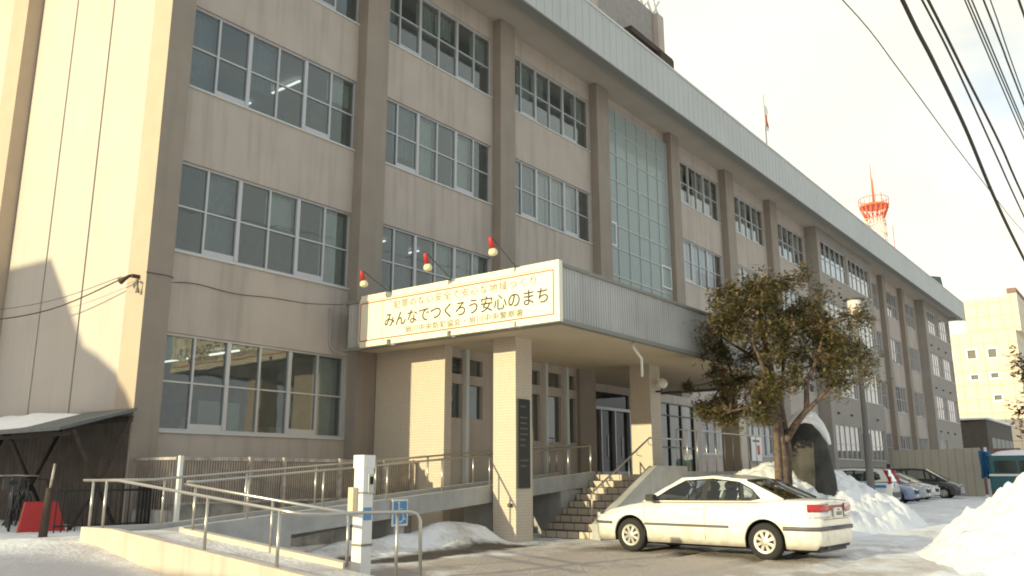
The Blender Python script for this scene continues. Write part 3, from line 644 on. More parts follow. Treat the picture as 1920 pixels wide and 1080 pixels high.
# call post and wheelchair sign
K = empty('call_post', (7.87, 8.6, 0), 'white square call post with intercom, lit on its left face at the ramp end', 'post')
MB().box(7.77, 7.95, 8.5, 8.68, 0, 1.5).build('post', M['white'], K)
MB().box(7.758, 7.962, 8.488, 8.692, 1.5, 1.67).build('cap', M['white'], K)
ic = MB().box(7.84, 7.935, 8.47, 8.5, 1.18, 1.42).build('intercom', M['trim'], K); MB().box(7.86, 7.915, 8.462, 8.47, 1.29, 1.39).build('screen', M['dark'], ic)
wl = MB(); wl.box(7.79, 7.93, 8.494, 8.499, .83, .99); wl.build('sticker', M['sky'], K)
cb_ = MB(); cb_.box(7.69, 7.768, 8.6, 8.7, .92, 1.25); cb_.build('junction_box', mat('cream box', (.62, .52, .38), .6), K)
cb_ = MB(); cb_.tube([(7.985, 8.6, .9), (7.985, 8.6, 1.45)], .018, 8); cb_.build('conduit', mat('ochre conduit', (.5, .4, .25), .6), K)
for z in (.93, 1.17): MB().box(7.66, 7.96, 8.482, 8.49, z, z+.02).build('strap', M['rust'], K)
MB().box(7.762, 7.958, 8.492, 8.688, .5, .53).build('band', M['lip'], K)
rel(K)
WS = empty('wheelchair_sign', (11.8, 11.85, .5), 'small blue and white wheelchair sign on the ramp beam', 'sign')
MB().box(11.6, 12.02, 11.86, 11.88, .46, .96).build('plate', M['white'], WS)
MB().box(11.635, 11.985, 11.852, 11.859, .50, .92).build('field', M['sky'], WS)
ws = MB(); ring = [(11.80+.085*math.cos(a), 11.846, .62+.085*math.sin(a)) for a in [R(120+i*24) for i in range(11)]]
ws.tube(ring, .011, 6); ws.tube([(11.76, 11.846, .86), (11.765, 11.846, .70), (11.86, 11.846, .70), (11.90, 11.846, .58), (11.94, 11.846, .585)], .013, 6); ws.tube([(11.765, 11.846, .78), (11.85, 11.846, .78)], .01, 6)
ws.lathe([(.001, 11.842), (.026, 11.843), (.026, 11.85)], (11.76, 0, .885), 'y', 12); ws.build('symbol', M['white'], WS); rel(WS)
# ------------------------------------------------------------------ bicycle shed
H = empty('bicycle_shed', (7.7, 15.5, 0), 'low tin roofed bicycle shed on crossed brown struts against the end wall', 'shed')
rfm = MB(); rfm.prism([(8.34, 15.5, 2.62), (7.2, 15.5, 2.27), (6.95, 15.5, 2.2), (6.95, 15.5, 2.26), (8.34, 15.5, 2.68)], (0, 12, 0)); rfm.build('roof', M['tin'], H)
sn = MB(); nn = 24
for j in range(nn+1):
    for i in range(9):
        y = 17.2+9*j/nn; u = i/8; x = 8.3-1.25*u; e = min(1, u*4, (1-u)*3.5, j/3); sn.v.append((x, y, 2.635-(8.3-x)*.3+.16*max(0, e)*(1+.3*nz(x, y, 1.5))))
for j in range(nn):
    for i in range(8): a = j*9+i; sn.face((a, a+1, a+10, a+9), 0, True)
sn.build('snow_cover', M['snow'], H, fix=False)
for y in (15.52, 18.2, 20.9):
    s_ = MB(); s_.tube([(8.27, y, 2.52), (7.74, y, 1.25), (7.3, y, .45)], .035, 6); s_.tube([(7.2, y, 2.22), (7.7, y, 1.3), (8.15, y, .45)], .035, 6)
    s_.box(7.68, 7.76, y-.04, y+.04, 1.12, 1.4); s_.build('brace', M['brown'], H)
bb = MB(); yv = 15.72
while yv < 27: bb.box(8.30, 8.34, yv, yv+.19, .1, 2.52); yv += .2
bb.build('shade_boards', mat('dark boards for shade', (.10, .082, .066), .85, var=.25, vscale=3), H)  # dark sheet added to stand in for the shade under the shed roof
s_ = MB(); s_.box(7.15, 7.21, 15.56, 27, 2.12, 2.19); s_.box(8.25, 8.31, 15.56, 27, 2.42, 2.5); s_.build('beam', M['brown'], H); rel(H)
FN = empty('iron_fence', (7, 15, .4), 'low black iron fence of upright bars under the shed roof', 'fence')
s_ = MB(); s_.box(6.8, 8.7, 14.99, 15.02, 1.14, 1.18); s_.box(6.8, 8.7, 14.99, 15.02, .56, .59); s_.build('rail', M['iron'], FN)
s_ = MB(); x = 6.82
while x < 8.2: s_.tube([(x, 15.0, .4), (x, 15.0, 1.26)], .011, 5); x += .115
s_.build('bars', M['iron'], FN)
s_ = MB(); x = 8.25
while x < 8.72: s_.box(x, x+.035, 14.98, 15.03, .45, 1.24); x += .07
s_.build('gate_bars', M['iron'], FN); rel(FN)
pp = empty('timber_post', (6.3, 14.2, .4), 'rust brown leaning post standing in the snow in front of the shed', 'post')
MB().tube([(6.30, 14.2, .3), (6.30, 14.2, .5), (6.33, 14.2, 1.22)], [.075, .07, .06], 8).build('post', M['brown'], pp)
MB().tube([(6.33, 14.2, 1.2), (6.36, 14.2, 1.6)], [.02, .018], 6).build('stake', M['rust'], pp); rel(pp)
sw = MB(); sw.prism([(6.66, 15.8, .96), (7.2, 15.8, .96), (7.3, 15.6, .45), (6.5, 15.6, .45)], (0, .06, .01)); 
so_ = empty('snow_pusher', (6.9, 15.7, .45), 'red plastic snow pusher leaning beside the brown post', 'tool'); sw.build('blade', M['red'], so_)
MB().tube([(6.7, 15.86, .9), (6.8, 16.1, 1.35), (7.1, 16.1, 1.35), (7.15, 15.86, .9)], .014, 6).build('handle', M['iron'], so_); rel(so_)
def bicycle(x, y, rz_, label):
    b = empty('bicycle', (x, y, .42), label, 'bicycle', rz_, 'bicycles parked under the shed')
    for cx in (-.52, .52):
        wv = MB(); pts = [(cx+.32*math.cos(a), 0, .33+.32*math.sin(a)) for a in [2*math.pi*i/24 for i in range(25)]]; wv.tube(pts, .02, 6)
        for i in range(8): a = math.pi*i/8; wv.tube([(cx+.31*math.cos(a), 0, .33+.31*math.sin(a)), (cx-.31*math.cos(a), 0, .33-.31*math.sin(a))], .004, 4)
        wv.build('wheel', M['black'], b)
    f = MB(); f.tube([(-.52, 0, .33), (-.12, 0, .32), (-.22, 0, .82), (-.52, 0, .33)], .016, 6); f.tube([(-.12, 0, .32), (.36, 0, .72), (-.2, 0, .62)], .018, 6); f.tube([(.52, 0, .33), (.36, 0, .72), (.30, 0, .98)], .016, 6)
    f.build('frame', M['card'], b)
    h = MB(); h.tube([(.18, .27, .99), (.32, .1, 1.0), (.32, -.1, 1.0), (.18, -.27, .99)], .014, 6); h.build('handlebar', M['hub'], b)
    s_ = MB(); s_.prism([(-.34, -.07, .84), (-.34, .07, .84), (-.1, .02, .86), (-.1, -.02, .86)], (0, 0, .05)); s_.build('saddle', M['black'], b)
    k = MB(); k.box(.4, .66, -.14, .14, .74, .93); k.build('basket', M['dframe'], b)
bicycle(6.9, 17.0, R(70), 'dark bicycle at the left edge under the shed, nearest the snow')
bicycle(7.35, 17.6, R(78), 'dark bicycle behind the red snow pusher')
# ------------------------------------------------------------------ wall lamp, cables
wlp = empty('wall_floodlight', (8.3, 15.95, 5.3), 'dark brown floodlight on the peach edge of the end wall', 'lamp')
MB().box(8.2, 8.35, 15.9, 16.0, 5.28, 5.34).build('bracket', M['brown'], wlp)
MB().tube([(8.2, 15.98, 5.32), (8.14, 16.05, 5.26), (8.09, 16.16, 5.2)], [.025, .04, .07], 10).build('hood', M['brown'], wlp)
MB().tube([(8.28, 15.9, 5.22), (8.25, 15.78, 5.18), (8.28, 15.8, 4.95)], [.02, .03, .05], 8).build('lamp_head', M['lip'], wlp); rel(wlp)
def cable(pts, r, label, name='cable', group=None, sub=6, m__='wire'):
    P = [Vector(p) for p in pts]; out = []
    for i in range(len(P)-1):
        p0 = P[max(i-1, 0)]; p1 = P[i]; p2 = P[i+1]; p3 = P[min(i+2, len(P)-1)]
        for k in range(sub):
            t = k/sub; out.append(.5*((2*p1)+(-p0+p2)*t+(2*p0-5*p1+4*p2-p3)*t*t+(-p0+3*p1-3*p2+p3)*t**3))
    out.append(P[-1]); m = MB(); m.tube(out, r, 6); o = m.build(name, M[m__]); return tag(o, label, 'cable' if name != 'conduit' else 'pipe', group)
cable([(8.32, 15.63, 5.36), (8.9, 15.63, 5.36), (8.95, 15.98, 5.32), (9.6, 15.97, 5.4), (10.6, 15.97, 5.35), (11.6, 15.97, 5.42), (12.6, 15.97, 5.45), (13.4, 15.6, 5.5)], .008, 'thin dark cable drooping across the plaster above the ground floor window')
cable([(8.1, 16.1, 5.25), (8.0, 19, 4.95), (7.9, 23, 5.1), (7.8, 30, 5.6)], .013, 'thick cable running left from the floodlight across the end wall', group='cables left of the floodlight')
cable([(8.1, 16.15, 5.3), (8.0, 19, 5.15), (7.9, 23, 5.35), (7.8, 30, 5.9)], .006, 'thin upper cable running left from the floodlight', group='cables left of the floodlight')
cable([(13.3, 15.97, 5.45), (13.32, 15.97, 5.0), (13.33, 15.97, 4.62), (13.42, 15.95, 4.42), (13.6, 15.9, 4.36)], .02, 'pale conduit running down the wall at the canopy corner', 'conduit', m__='spandrel')
W = dict(a=(.014, [(5, 4.2, 9.2), (16.85, 4.2, 11.17), (21.88, 4.2, 11.52), (28.77, 4.2, 11.76), (36.41, 4.2, 12.15), (45.13, 4.2, 12.7), (70, 4.2, 15)]),
 b=(.036, [(8, 2.5, 10), (13.75, 2.5, 9.02), (15.92, 2.5, 8.82), (18.74, 2.5, 8.47), (21.68, 2.5, 7.8), (25.97, 2.5, 7.21), (38, 2.5, 6)]),
 c=(.02, [(8, 2.4, 9.6), (14.92, 2.4, 9.55), (17.7, 2.4, 9.45), (22.13, 2.4, 8.98), (26.5, 2.4, 8.51), (40, 2.4, 7.4)]),
 d=(.026, [(8, 2.3, 9.5), (14.86, 2.3, 9.49), (18.16, 2.3, 9.39), (22.44, 2.3, 9.27), (26.08, 2.3, 8.92), (40, 2.3, 8)]),
 e=(.013, [(8, 1.8, 9.7), (15.33, 1.8, 9.52), (22.37, 1.8, 9.32), (36, 1.8, 9.1)]), f=(.013, [(8, 1.7, 9.4), (14.87, 1.7, 9.26), (21.4, 1.7, 9.17), (36, 1.7, 9)]),
 g=(.013, [(8, 1.6, 9.2), (14.46, 1.6, 9.03), (20.32, 1.6, 8.9), (36, 1.6, 8.7)]), h=(.015, [(7, 1.4, 8.9), (14.11, 1.4, 8.78), (16.01, 1.4, 8.74), (18.21, 1.4, 8.64), (34, 1.4, 8.2)]),
 i=(.009, [(7, 1.2, 8.4), (12.96, 1.2, 8.14), (16.03, 1.2, 7.84), (30, 1.2, 7)]), j=(.015, [(6, .8, 7.4), (12.09, .8, 7.57), (12.57, .8, 7.6), (24, .8, 8)]))
names = dict(a='thin overhead wire that slants across the others, furthest left at the top', b='thickest overhead cable, second from the left at the top', c='overhead wire just left of the second thick cable', d='second thickest overhead cable, fourth from the left',
 e='left wire of the close trio of overhead wires', f='middle wire of the close trio of overhead wires', g='right wire of the close trio of overhead wires', h='overhead wire right of the trio, the darker of that pair', i='faint overhead wire right of the trio, thinnest of all', j='short piece of overhead wire in the top right corner')
for k, (r_, p) in W.items(): cable(p, r_, names[k], 'overhead_wire', 'overhead wires at the top right')
# ------------------------------------------------------------------ tree
def tree(name, base, label, clusters, limbs, seed, nleaf, leafcol, size, trunkr):
    rr = random.Random(seed); root = empty(name, base, label, 'tree')
    tr = MB()
    for path, r in limbs: tr.tube(path, [r[0]+(r[1]-r[0])*i/(len(path)-1) for i in range(len(path))], 8)
    joints = [Vector(p) for path, r in limbs for p in path[1:]]
    tips = []
    for (c, s) in clusters:
        c = Vector(c); j = min(joints, key=lambda q: (q-c).length)
        mid = (c+j)/2+Vector((rr.uniform(-.1, .1), rr.uniform(-.1, .1), rr.uniform(-.05, .15)))
        tr.tube([j, mid, c], [.035, .022, .01], 5)
        for _ in range(7):
            q = c+Vector((rr.gauss(0, s*.5), rr.gauss(0, s*.5), rr.gauss(0, s*.4))); tr.tube([c, (c+q)/2+Vector((0, 0, .04)), q], [.012, .009, .004], 4); tips.append((q, s))
    tr.build('trunk', M['bark'], root)
    cr_ = MB(); per = max(1, nleaf//len(tips))
    for (q, s) in tips:
        nsp = max(4, per//12)
        for _ in range(nsp):
            a = q+Vector((rr.gauss(0, s*.36), rr.gauss(0, s*.36), rr.gauss(0, s*.27)))
            d = Vector((rr.uniform(-1, 1), rr.uniform(-1, 1), rr.uniform(-.5, .5))).normalized(); L_ = rr.uniform(.08, .18)*size; 
            side = d.cross(Vector((0, 0, 1))).normalized(); upv = side.cross(d); mi = rr.choice([0, 0, 1, 1, 2])
            for k in range(6):
                t_ = k/6*L_
                for sg in (-1, 1):
                    p = a+d*t_; tip = p+(side*sg*.75+d*.6+upv*rr.uniform(-.25, .35))*.045*size; wd = d*.012*size
                    b = len(cr_.v); cr_.v += [tuple(p-wd), tuple(p+wd), tuple(tip+wd*.5), tuple(tip-wd*.4)]; cr_.face((b, b+1, b+2, b+3), mi)
    cr_.build('crown', leafcol, root, fix=False); rel(root)
    return root
leafs = [mat('yew needles olive', (.13, .12, .042), .6, var=.25, vscale=2), mat('yew needles brown', (.19, .13, .06), .7, var=.25, vscale=2), mat('yew needles green', (.062, .078, .028), .6, var=.25, vscale=2)]
bx, by = 20.4, 7.5
ax_ = Vector((rt.x, rt.y, 0)); dp = Vector((math.cos(yaw), math.sin(yaw), 0))     # real directions along and across the tree's spread
def tp(u, z, d=0): p = Vector((bx, by, 0))+ax_*u+dp*d; return (p.x, p.y, z)
rr = random.Random(11); cl_ = []
def put(u, z, s, k=1, dd=.9):
    for _ in range(k): cl_.append((tp(u+rr.gauss(0, .1), z+rr.gauss(0, .08), rr.uniform(-dd, dd)), s))
for u, z, s, k in ((-.95, 5.95, .3, 2), (-.5, 6.05, .34, 3), (0.0, 6.15, .32, 2), (.35, 6.1, .26, 1), (.12, 5.8, .34, 3), (-1.3, 5.4, .36, 3), (-.8, 5.5, .4, 4), (-.2, 5.45, .4, 4), (.35, 5.3, .36, 2), (.95, 5.55, .36, 3), (1.35, 5.35, .36, 3), (1.7, 5.1, .32, 2),
 (-1.55, 4.95, .34, 3), (-1.0, 4.9, .42, 4), (-.3, 4.85, .42, 4), (.3, 4.7, .4, 3), (.9, 4.95, .42, 4), (1.5, 4.75, .4, 4), (2.05, 4.85, .28, 2), (2.25, 4.75, .2, 1), (-1.6, 4.55, .28, 2), (-1.2, 4.35, .34, 2), (-.6, 4.3, .36, 2), (.0, 4.2, .32, 2), (.75, 4.4, .38, 3), (1.35, 4.2, .4, 4), (1.85, 4.15, .34, 3),
 (.9, 3.85, .3, 1), (1.3, 3.7, .34, 3), (1.75, 3.72, .28, 2), (-.15, 3.75, .25, 2), (-.3, 3.3, .25, 2), (.05, 3.4, .25, 2), (-1.3, 4.1, .2, 1),
 (-.9, 3.75, .26, 2), (-1.2, 3.55, .26, 2), (-1.5, 3.3, .24, 1), (-.7, 3.4, .3, 2), (-1.05, 3.15, .3, 3), (-1.7, 3.1, .24, 2), (-1.5, 2.8, .26, 3), (-1.15, 2.75, .28, 2), (-.8, 2.9, .28, 2), (-.55, 2.65, .2, 1), (-1.85, 3.6, .16, 1), (-.4, 2.95, .2, 1)): put(u, z, s, k)
limbs = [([tp(-.02, .6), tp(0, 1.8), tp(-.08, 3.0), tp(-.1, 4.0, .1), tp(-.25, 5.2, .2), tp(-.3, 5.9, .1)], (.17, .03)),
 ([tp(.12, .6, .1), tp(.2, 1.9, .1), tp(.1, 3.1, .15), tp(.3, 4.2, .3), tp(.6, 5.2, .5)], (.13, .03)), ([tp(-.16, .6, -.1), tp(-.14, 1.8, -.1), tp(-.14, 3.2, -.1), tp(-.5, 4.3, -.3), tp(-.9, 5.2, -.4)], (.11, .03)),
 ([tp(.1, 2.2), tp(.35, 2.6, -.1), tp(.62, 2.95, -.2), tp(.66, 3.6, -.2), tp(.95, 4.2, -.3), tp(1.2, 5.0, -.3)], (.10, .03)), ([tp(.55, 2.85, -.2), tp(.95, 3.25, -.3), tp(1.35, 3.65, -.3), tp(1.8, 4.3, -.2)], (.06, .02)),
 ([tp(-.05, 2.7), tp(-.35, 2.95, -.3), tp(-.8, 3.0, -.4), tp(-1.3, 2.9, -.4)], (.06, .015)), ([tp(-.08, 3.6), tp(-.5, 3.8, .2), tp(-1.0, 3.75, .3), tp(-1.2, 4.6, .3)], (.06, .02)), ([tp(-.1, 3.9), tp(-.5, 4.4, .5), tp(-1.2, 4.9, .6)], (.07, .02)), ([tp(.05, 4.0), tp(.4, 4.7, .6), tp(1.0, 5.2, .7)], (.06, .02)), ([tp(.66, 3.7, -.2), tp(1.1, 4.1, .3), tp(1.6, 4.5, .5)], (.05, .02))]
tree('yew_tree', (bx, by, .6), 'bushy olive brown conifer with reddish stems in front of the canopy', cl_, limbs, 5, 300000, leafs, .8, .2)
# bare reddish tree at the right edge, far away
rr = random.Random(21); cl2 = []
for _ in range(26): cl2.append(((96+rr.uniform(-2, 2), 10.1+rr.uniform(-1.5, 1.0), 1.5+rr.uniform(1.5, 12)), .9))
tree('maple_tree', (96, 9.8, 0), 'reddish brown tree at the far right edge beyond the bus', cl2, [([(96, 9.9, 0), (96, 9.9, 4), (96, 9.9, 8), (96, 9.9, 12)], (.35, .06))], 6, 9000, [mat('rusty leaves', (.13, .05, .035), .8), mat('rusty leaves dark', (.08, .035, .03), .8), mat('rusty leaves pale', (.18, .08, .05), .8)], 5, .3)
# ------------------------------------------------------------------ standing stone, lamp post
stn = empty('standing_stone', (22.5, 7.5, .9), 'tall dark standing stone capped with snow beside the conifer', 'stone')
prof = [(.7, .78, .46, .0), (1.3, .74, .44, .0), (1.8, .66, .42, .02), (2.2, .58, .38, .05), (2.5, .46, .32, .12), (2.7, .34, .26, .2), (2.82, .16, .14, .26)]
s_ = MB(); k_ = 28
for z, a, b_, off in prof:
    for i in range(k_):
        g_ = 2*math.pi*i/k_; n_ = 1+.10*nz(math.cos(g_)*2, math.sin(g_)*2, 1.4, z*1.2)+.05*nz(math.cos(g_)*5, math.sin(g_)*5, 1.5, z*3)
        p = Vector((22.5, 7.5, z))+ax_*(a*math.cos(g_)*n_-off)*.78+dp*(b_*math.sin(g_)*n_); s_.v.append(tuple(p))
for j in range(len(prof)-1):
    for i in range(k_): q = (i+1) % k_; s_.face((j*k_+i, j*k_+q, (j+1)*k_+q, (j+1)*k_+i), 0, True)
s_.face([(len(prof)-1)*k_+i for i in range(k_)]); s_.build('stone', M['rock'], stn)
s_ = MB(); cap = [(-.52, 2.62, .10), (-.35, 2.80, .2), (-.15, 2.9, .24), (.05, 2.86, .22), (.25, 2.66, .16), (.40, 2.42, .11), (.5, 2.2, .04)]
s_.tube([Vector((22.5, 7.5, z-.03))+ax_*u-dp*.05 for u, z, r_ in cap], [r_ for u, z, r_ in cap], 12); s_.build('snow_cap', M['snow'], stn); rel(stn)
LP = empty('street_lamp', (27, 7.28, 0), 'tall grey lamp post with a white bucket shaped lantern and flat cap', 'lamp')
lx, ly = 27.0, 7.28
MB().tube([(lx, ly, 0), (lx, ly, 2.6), (lx, ly, 2.62), (lx, ly, 6.1)], [.12, .11, .085, .075], 12).build('pole', mat('grey pole', (.16, .15, .14), .6), LP)
MB().lathe([(.12, 6.08), (.16, 6.12), (.21, 6.72), (.22, 6.76)], (lx, ly, 0), 'z', 20).build('lantern', mat('lantern opal', (.78, .66, .62), .4), LP)
MB().lathe([(.33, 6.76), (.34, 6.79), (.2, 6.84), (.03, 6.87)], (lx, ly, 0), 'z', 20).build('lamp_cap', M['dframe'], LP); rel(LP)
# ------------------------------------------------------------------ vehicles
def lerp(tab, x):
    tab = sorted(tab)
    if x <= tab[0][0]: return tab[0][1]
    for (a, b_), (c, d) in zip(tab, tab[1:]):
        if x <= c: t = (x-a)/(c-a); return b_+(d-b_)*t
    return tab[-1][1]
def car(name, loc, rz_, label, S_, group=None):
    """front faces local +x"""
    root = empty(name, loc, label, S_.get('cat', 'car'), rz_, group)
    hw, top = S_['hw'], S_['top']; xf, xr = S_['xf'], S_['xr']; ax = S_['axles']; wr = S_['wr']; belt = S_['belt']
    n_ = 110; xs_ = sorted(set([xr+(xf-xr)*i/n_ for i in range(n_+1)]+[a+s*(wr+.055)*math.cos(R(t_)) for a in ax for s in (-1, 1) for t_ in range(0, 90, 6)]))
    rings = []; body = MB()
    for x in xs_:
        zt = lerp(top, x); e = min((xf-x), (x-xr)); tap = 1-S_.get('tap', .2)*max(0, 1-e/.34)**2.6
        w_ = hw*tap; zb = .2 if e > .05 else .26
        for a in ax:
            d2 = (wr+.055)**2-(x-a)**2
            if d2 > 0: zb = max(zb, wr+math.sqrt(d2))
        zs = [zb, max(zb+.005, .30), max(zb+.01, .5), max(zb+.02, .66), max(zb+.03, zt-.13), max(zb+.04, zt-.045), max(zb+.05, zt-.01)]
        for i in range(1, 7): zs[i] = max(zs[i], zs[i-1]+.002)
        ws_ = [w_*.955, w_*.985, w_, w_*.998, w_*.975, w_*.93, w_*.86]
        zs[-1] = min(zs[-1], zt) if zs[-1] > zt else zs[-1]
        pts = [(x, 0, zb)]+[(x, a_, z_) for a_, z_ in zip(ws_, zs)]+[(x, 0, max(zt+.015, zs[-1]+.002))]
        full = pts+[(p[0], -p[1], p[2]) for p in pts[-2:0:-1]]
        rings.append(len(body.v)); body.v += full
    m_n = 16
    ci0, ci1 = S_['cabin']
    for k in range(len(rings)-1):
        xm = (xs_[k]+xs_[k+1])/2
        for i in range(m_n):
            j = (i+1) % m_n; mi = 0
            if i in (0, 15): mi = 1
            if i in (7, 8) and ci0 < xm < ci1: mi = 1
            body.face((rings[k]+i, rings[k]+j, rings[k+1]+j, rings[k+1]+i), mi, i not in (0, 15))
    body.face([rings[0]+i for i in range(m_n)]); body.face([rings[-1]+i for i in range(m_n)][::-1])
    bo = body.build('body', [M[S_['paint']], M['black']], root)
    # cabin
    zr = S_['roofz']; bw, rw = hw*.93, S_['rw']
    def side(x, z, sg, o=0):
        t = max(0, (z-belt)/(zr-belt)); return (x, sg*(bw+(rw-bw)*t**1.15+o), z)
    outer, inner = S_['outer'], S_['inner']
    for sg in (1, -1):
        m = MB(); n2 = len(outer)
        for (x, z) in outer: m.v.append(side(x, z, sg))
        for (x, z) in inner: m.v.append(side(x, z, sg, .004))
        for i in range(n2): j = (i+1) % n2; m.face((i, j, n2+j, n2+i), 0, True)
        m.build('side_frame', M[S_['paint']], root, fix=False)
        m = MB()
        dr = S_['drip']       # black surround line
        m.tube([side(x, z, sg, .006) for x, z in inner+inner[:1]], .012, 5)
        for (xa, za, xb, zb_, w_) in S_['posts']:
            m.v += [side(xa-w_, za, sg, .006), side(xa+w_, za, sg, .006), side(xb+w_, zb_, sg, .006), side(xb-w_, zb_, sg, .006)]; b0 = len(m.v)-4; m.face((b0, b0+1, b0+2, b0+3), 0)
        m.build('window_surround', M['black'], root, fix=False)
        m = MB(); cx_ = sum(p[0] for p in inner)/len(inner); cz_ = sum(p[1] for p in inner)/len(inner); m.v.append(side(cx_, cz_, sg)); m.v += [side(x, z, sg) for x, z in inner]
        for i in range(len(inner)): m.face((0, 1+i, 1+(i+1) % len(inner)), 0)
        m.build('side_window', M['carglass'], root, fix=False)
    roof = S_['roof']; m = MB(); kk = 10
    for (x, z, zc) in roof:
        y_ = abs(side(x, z, 1)[1])
        for i in range(kk+1): u = -1+2*i/kk; m.v.append((x, u*y_, z+(zc-z)*(1-abs(u)**2.6)))
    for a_ in range(len(roof)-1):
        for i in range(kk): b0 = a_*(kk+1)+i; m.face((b0, b0+1, b0+kk+2, b0+kk+1), 0, True)
    m.build('roof', M[S_['paint']], root, fix=False)
    for nm, (x0, z0, y0, x1, z1) in (('windshield', S_['ws']), ('rear_window', S_['rs'])):
        y1 = abs(side(x1, z1, 1)[1]); m = MB()
        for i in range(9):
            u = -1+i/4; cv = .10*(1-u*u)*(1 if nm == 'windshield' else -1); m.v += [(x0+cv, u*y0, z0), (x1+cv*.6, u*y1, z1+.018*(1-u*u))]
        for i in range(8): m.face((2*i, 2*i+2, 2*i+3, 2*i+1), 0, True)
        m.build(nm, M['carglass'], root, fix=False)
        m = MB(); m.tube([(x0, -y0, z0), (x1, -y1, z1)], .022, 6); m.tube([(x0, y0, z0), (x1, y1, z1)], .022, 6); m.tube([(x1, -y1, z1), (x1+.05*(1 if nm == 'windshield' else -1), 0, z1+.016), (x1, y1, z1)], .014, 5)
        m.build('window_trim', M[S_['paint']] if nm == 'windshield' else M['black'], root)
    if S_.get('detail', True):
        for (x, y) in ((.1, .36), (.1, -.36), (-.85, .4), (-.85, -.4)):
            m = MB(); m.prism([(x-.28, y-.22, .9), (x-.14, y-.22, .9), (x-.28, y-.2, 1.13), (x-.36, y-.2, 1.12)], (0, .44, 0)); m.tube([(x-.31, y-.12, 1.2), (x-.31, y+.12, 1.2)], .085, 8); m.build('seat', M['seat'], root)
        m = MB(); pts = [(.62+.0*math.cos(a), -.36+.17*math.cos(a), 1.0+.17*math.sin(a)) for a in [2*math.pi*i/14 for i in range(15)]]; m.tube(pts, .012, 5); m.build('steering_wheel', M['black'], root)
    # wheels
    for a in ax:
        for sg in (1, -1):
            yo = sg*(hw-.015); wv = MB()
            wv.lathe([(wr*.62, sg*.0), (wr*.68, sg*.012), (wr*.95, sg*.01), (wr, -sg*.03), (wr, -sg*.15), (wr*.95, -sg*.19), (wr*.6, -sg*.18)], (a, yo, wr), 'y', 32)
            ty = wv.build('tyre', M['tyre'], None)
            whl = ty; whl.name = 'wheel'; whl.parent = root
            rm_ = MB(); rr0 = wr*.635
            rm_.lathe([(.02, sg*.012), (rr0*.30, sg*.014), (rr0*.36, sg*.004), (rr0*.36, -sg*.03)], (a, yo, wr), 'y', 24)
            rm_.lathe([(rr0*.86, -sg*.03), (rr0*.86, sg*.006), (rr0*.96, sg*.016), (rr0*1.0, sg*.004)], (a, yo, wr), 'y', 32) if False else None
            ring_in, ring_out = rr0*.80, rr0
            kq = 32; b0 = len(rm_.v)
            for i in range(kq):
                g_ = 2*math.pi*i/kq; c_, s__ = math.cos(g_), math.sin(g_)
                rm_.v += [(a+ring_in*c_, yo+sg*.004, wr+ring_in*s__), (a+ring_out*c_, yo+sg*.008, wr+ring_out*s__)]
            for i in range(kq): j = (i+1) % kq; rm_.face((b0+2*i, b0+2*j, b0+2*j+1, b0+2*i+1), 0, True)
            for i in range(8):
                g_ = 2*math.pi*(i+.5)/8; c_, s__ = math.cos(g_), math.sin(g_)
                pi_, po = rr0*.3, rr0*.84; wi, wo = rr0*.11, rr0*.15; b0 = len(rm_.v)
                rm_.v += [(a+pi_*c_-wi*s__, yo+sg*.011, wr+pi_*s__+wi*c_), (a+pi_*c_+wi*s__, yo+sg*.011, wr+pi_*s__-wi*c_), (a+po*c_+wo*s__, yo+sg*.005, wr+po*s__-wo*c_), (a+po*c_-wo*s__, yo+sg*.005, wr+po*s__+wo*c_)]
                rm_.face((b0, b0+1, b0+2, b0+3), 0)
            rm_.build('rim', M['hub'], whl, fix=False)
            MB().lathe([(rr0, -sg*.035), (rr0*.5, -sg*.034), (.01, -sg*.033)], (a, yo, wr), 'y', 24).build('hub_back', M['black'], whl)
    for part, m__, boxes in S_.get('extra', ()):
        for bx_ in boxes:
            o = MB().box(*bx_).build(part, M[m__], root)
            bv = o.modifiers.new('bevel', 'BEVEL'); bv.width = .012; bv.segments = 2
    def plan(t):        # walk round the end of the body: t metres from the side line, past the corner, across the end
        pass
    for part, m__, end, xa, ya, z0, z1, off, both in S_.get('wraps', ()):
        xe = xr if end < 0 else xf
        for sg in ((1, -1) if both else (1,)):
            path = []
            k = 14
            for i in range(k+1):
                x = xa+(xe-xa)*i/k; e = abs(xe-x); w_ = hw*(1-S_.get('tap', .2)*max(0, 1-e/.34)**2.6); path.append((x, sg*(w_+off)))
            w_ = path[-1][1]; xo = xe+end*off*1.2; path[-1] = (xo, w_-sg*.01)
            path.append((xo+end*.008, sg*ya))
            if not both: path += [(p[0], -p[1]) for p in path[::-1]]
            m = MB()
            for (x, y) in path: m.v += [(x, y, z0), (x, y, z1)]
            n0 = len(path); cxy = (xa-end*.3, 0)
            for (x, y) in path: yy = y-(.05 if y > 0 else -.05); m.v += [(x-end*.05 if abs(x-xe) < .1 else x, yy, z0), (x-end*.05 if abs(x-xe) < .1 else x, yy, z1)]
            for i in range(n0-1):
                m.face((2*i, 2*i+2, 2*i+3, 2*i+1), 0, True); b0 = 2*n0
                m.face((2*i+1, 2*i+3, b0+2*i+3, b0+2*i+1)); m.face((2*i, b0+2*i, b0+2*i+2, 2*i+2))
            m.build(part, M[m__], root, fix=False)
    return root
def mirror(boxes):
    return boxes+[(a, b_, -d, -c, e, f) for a, b_, c, d, e, f in boxes]
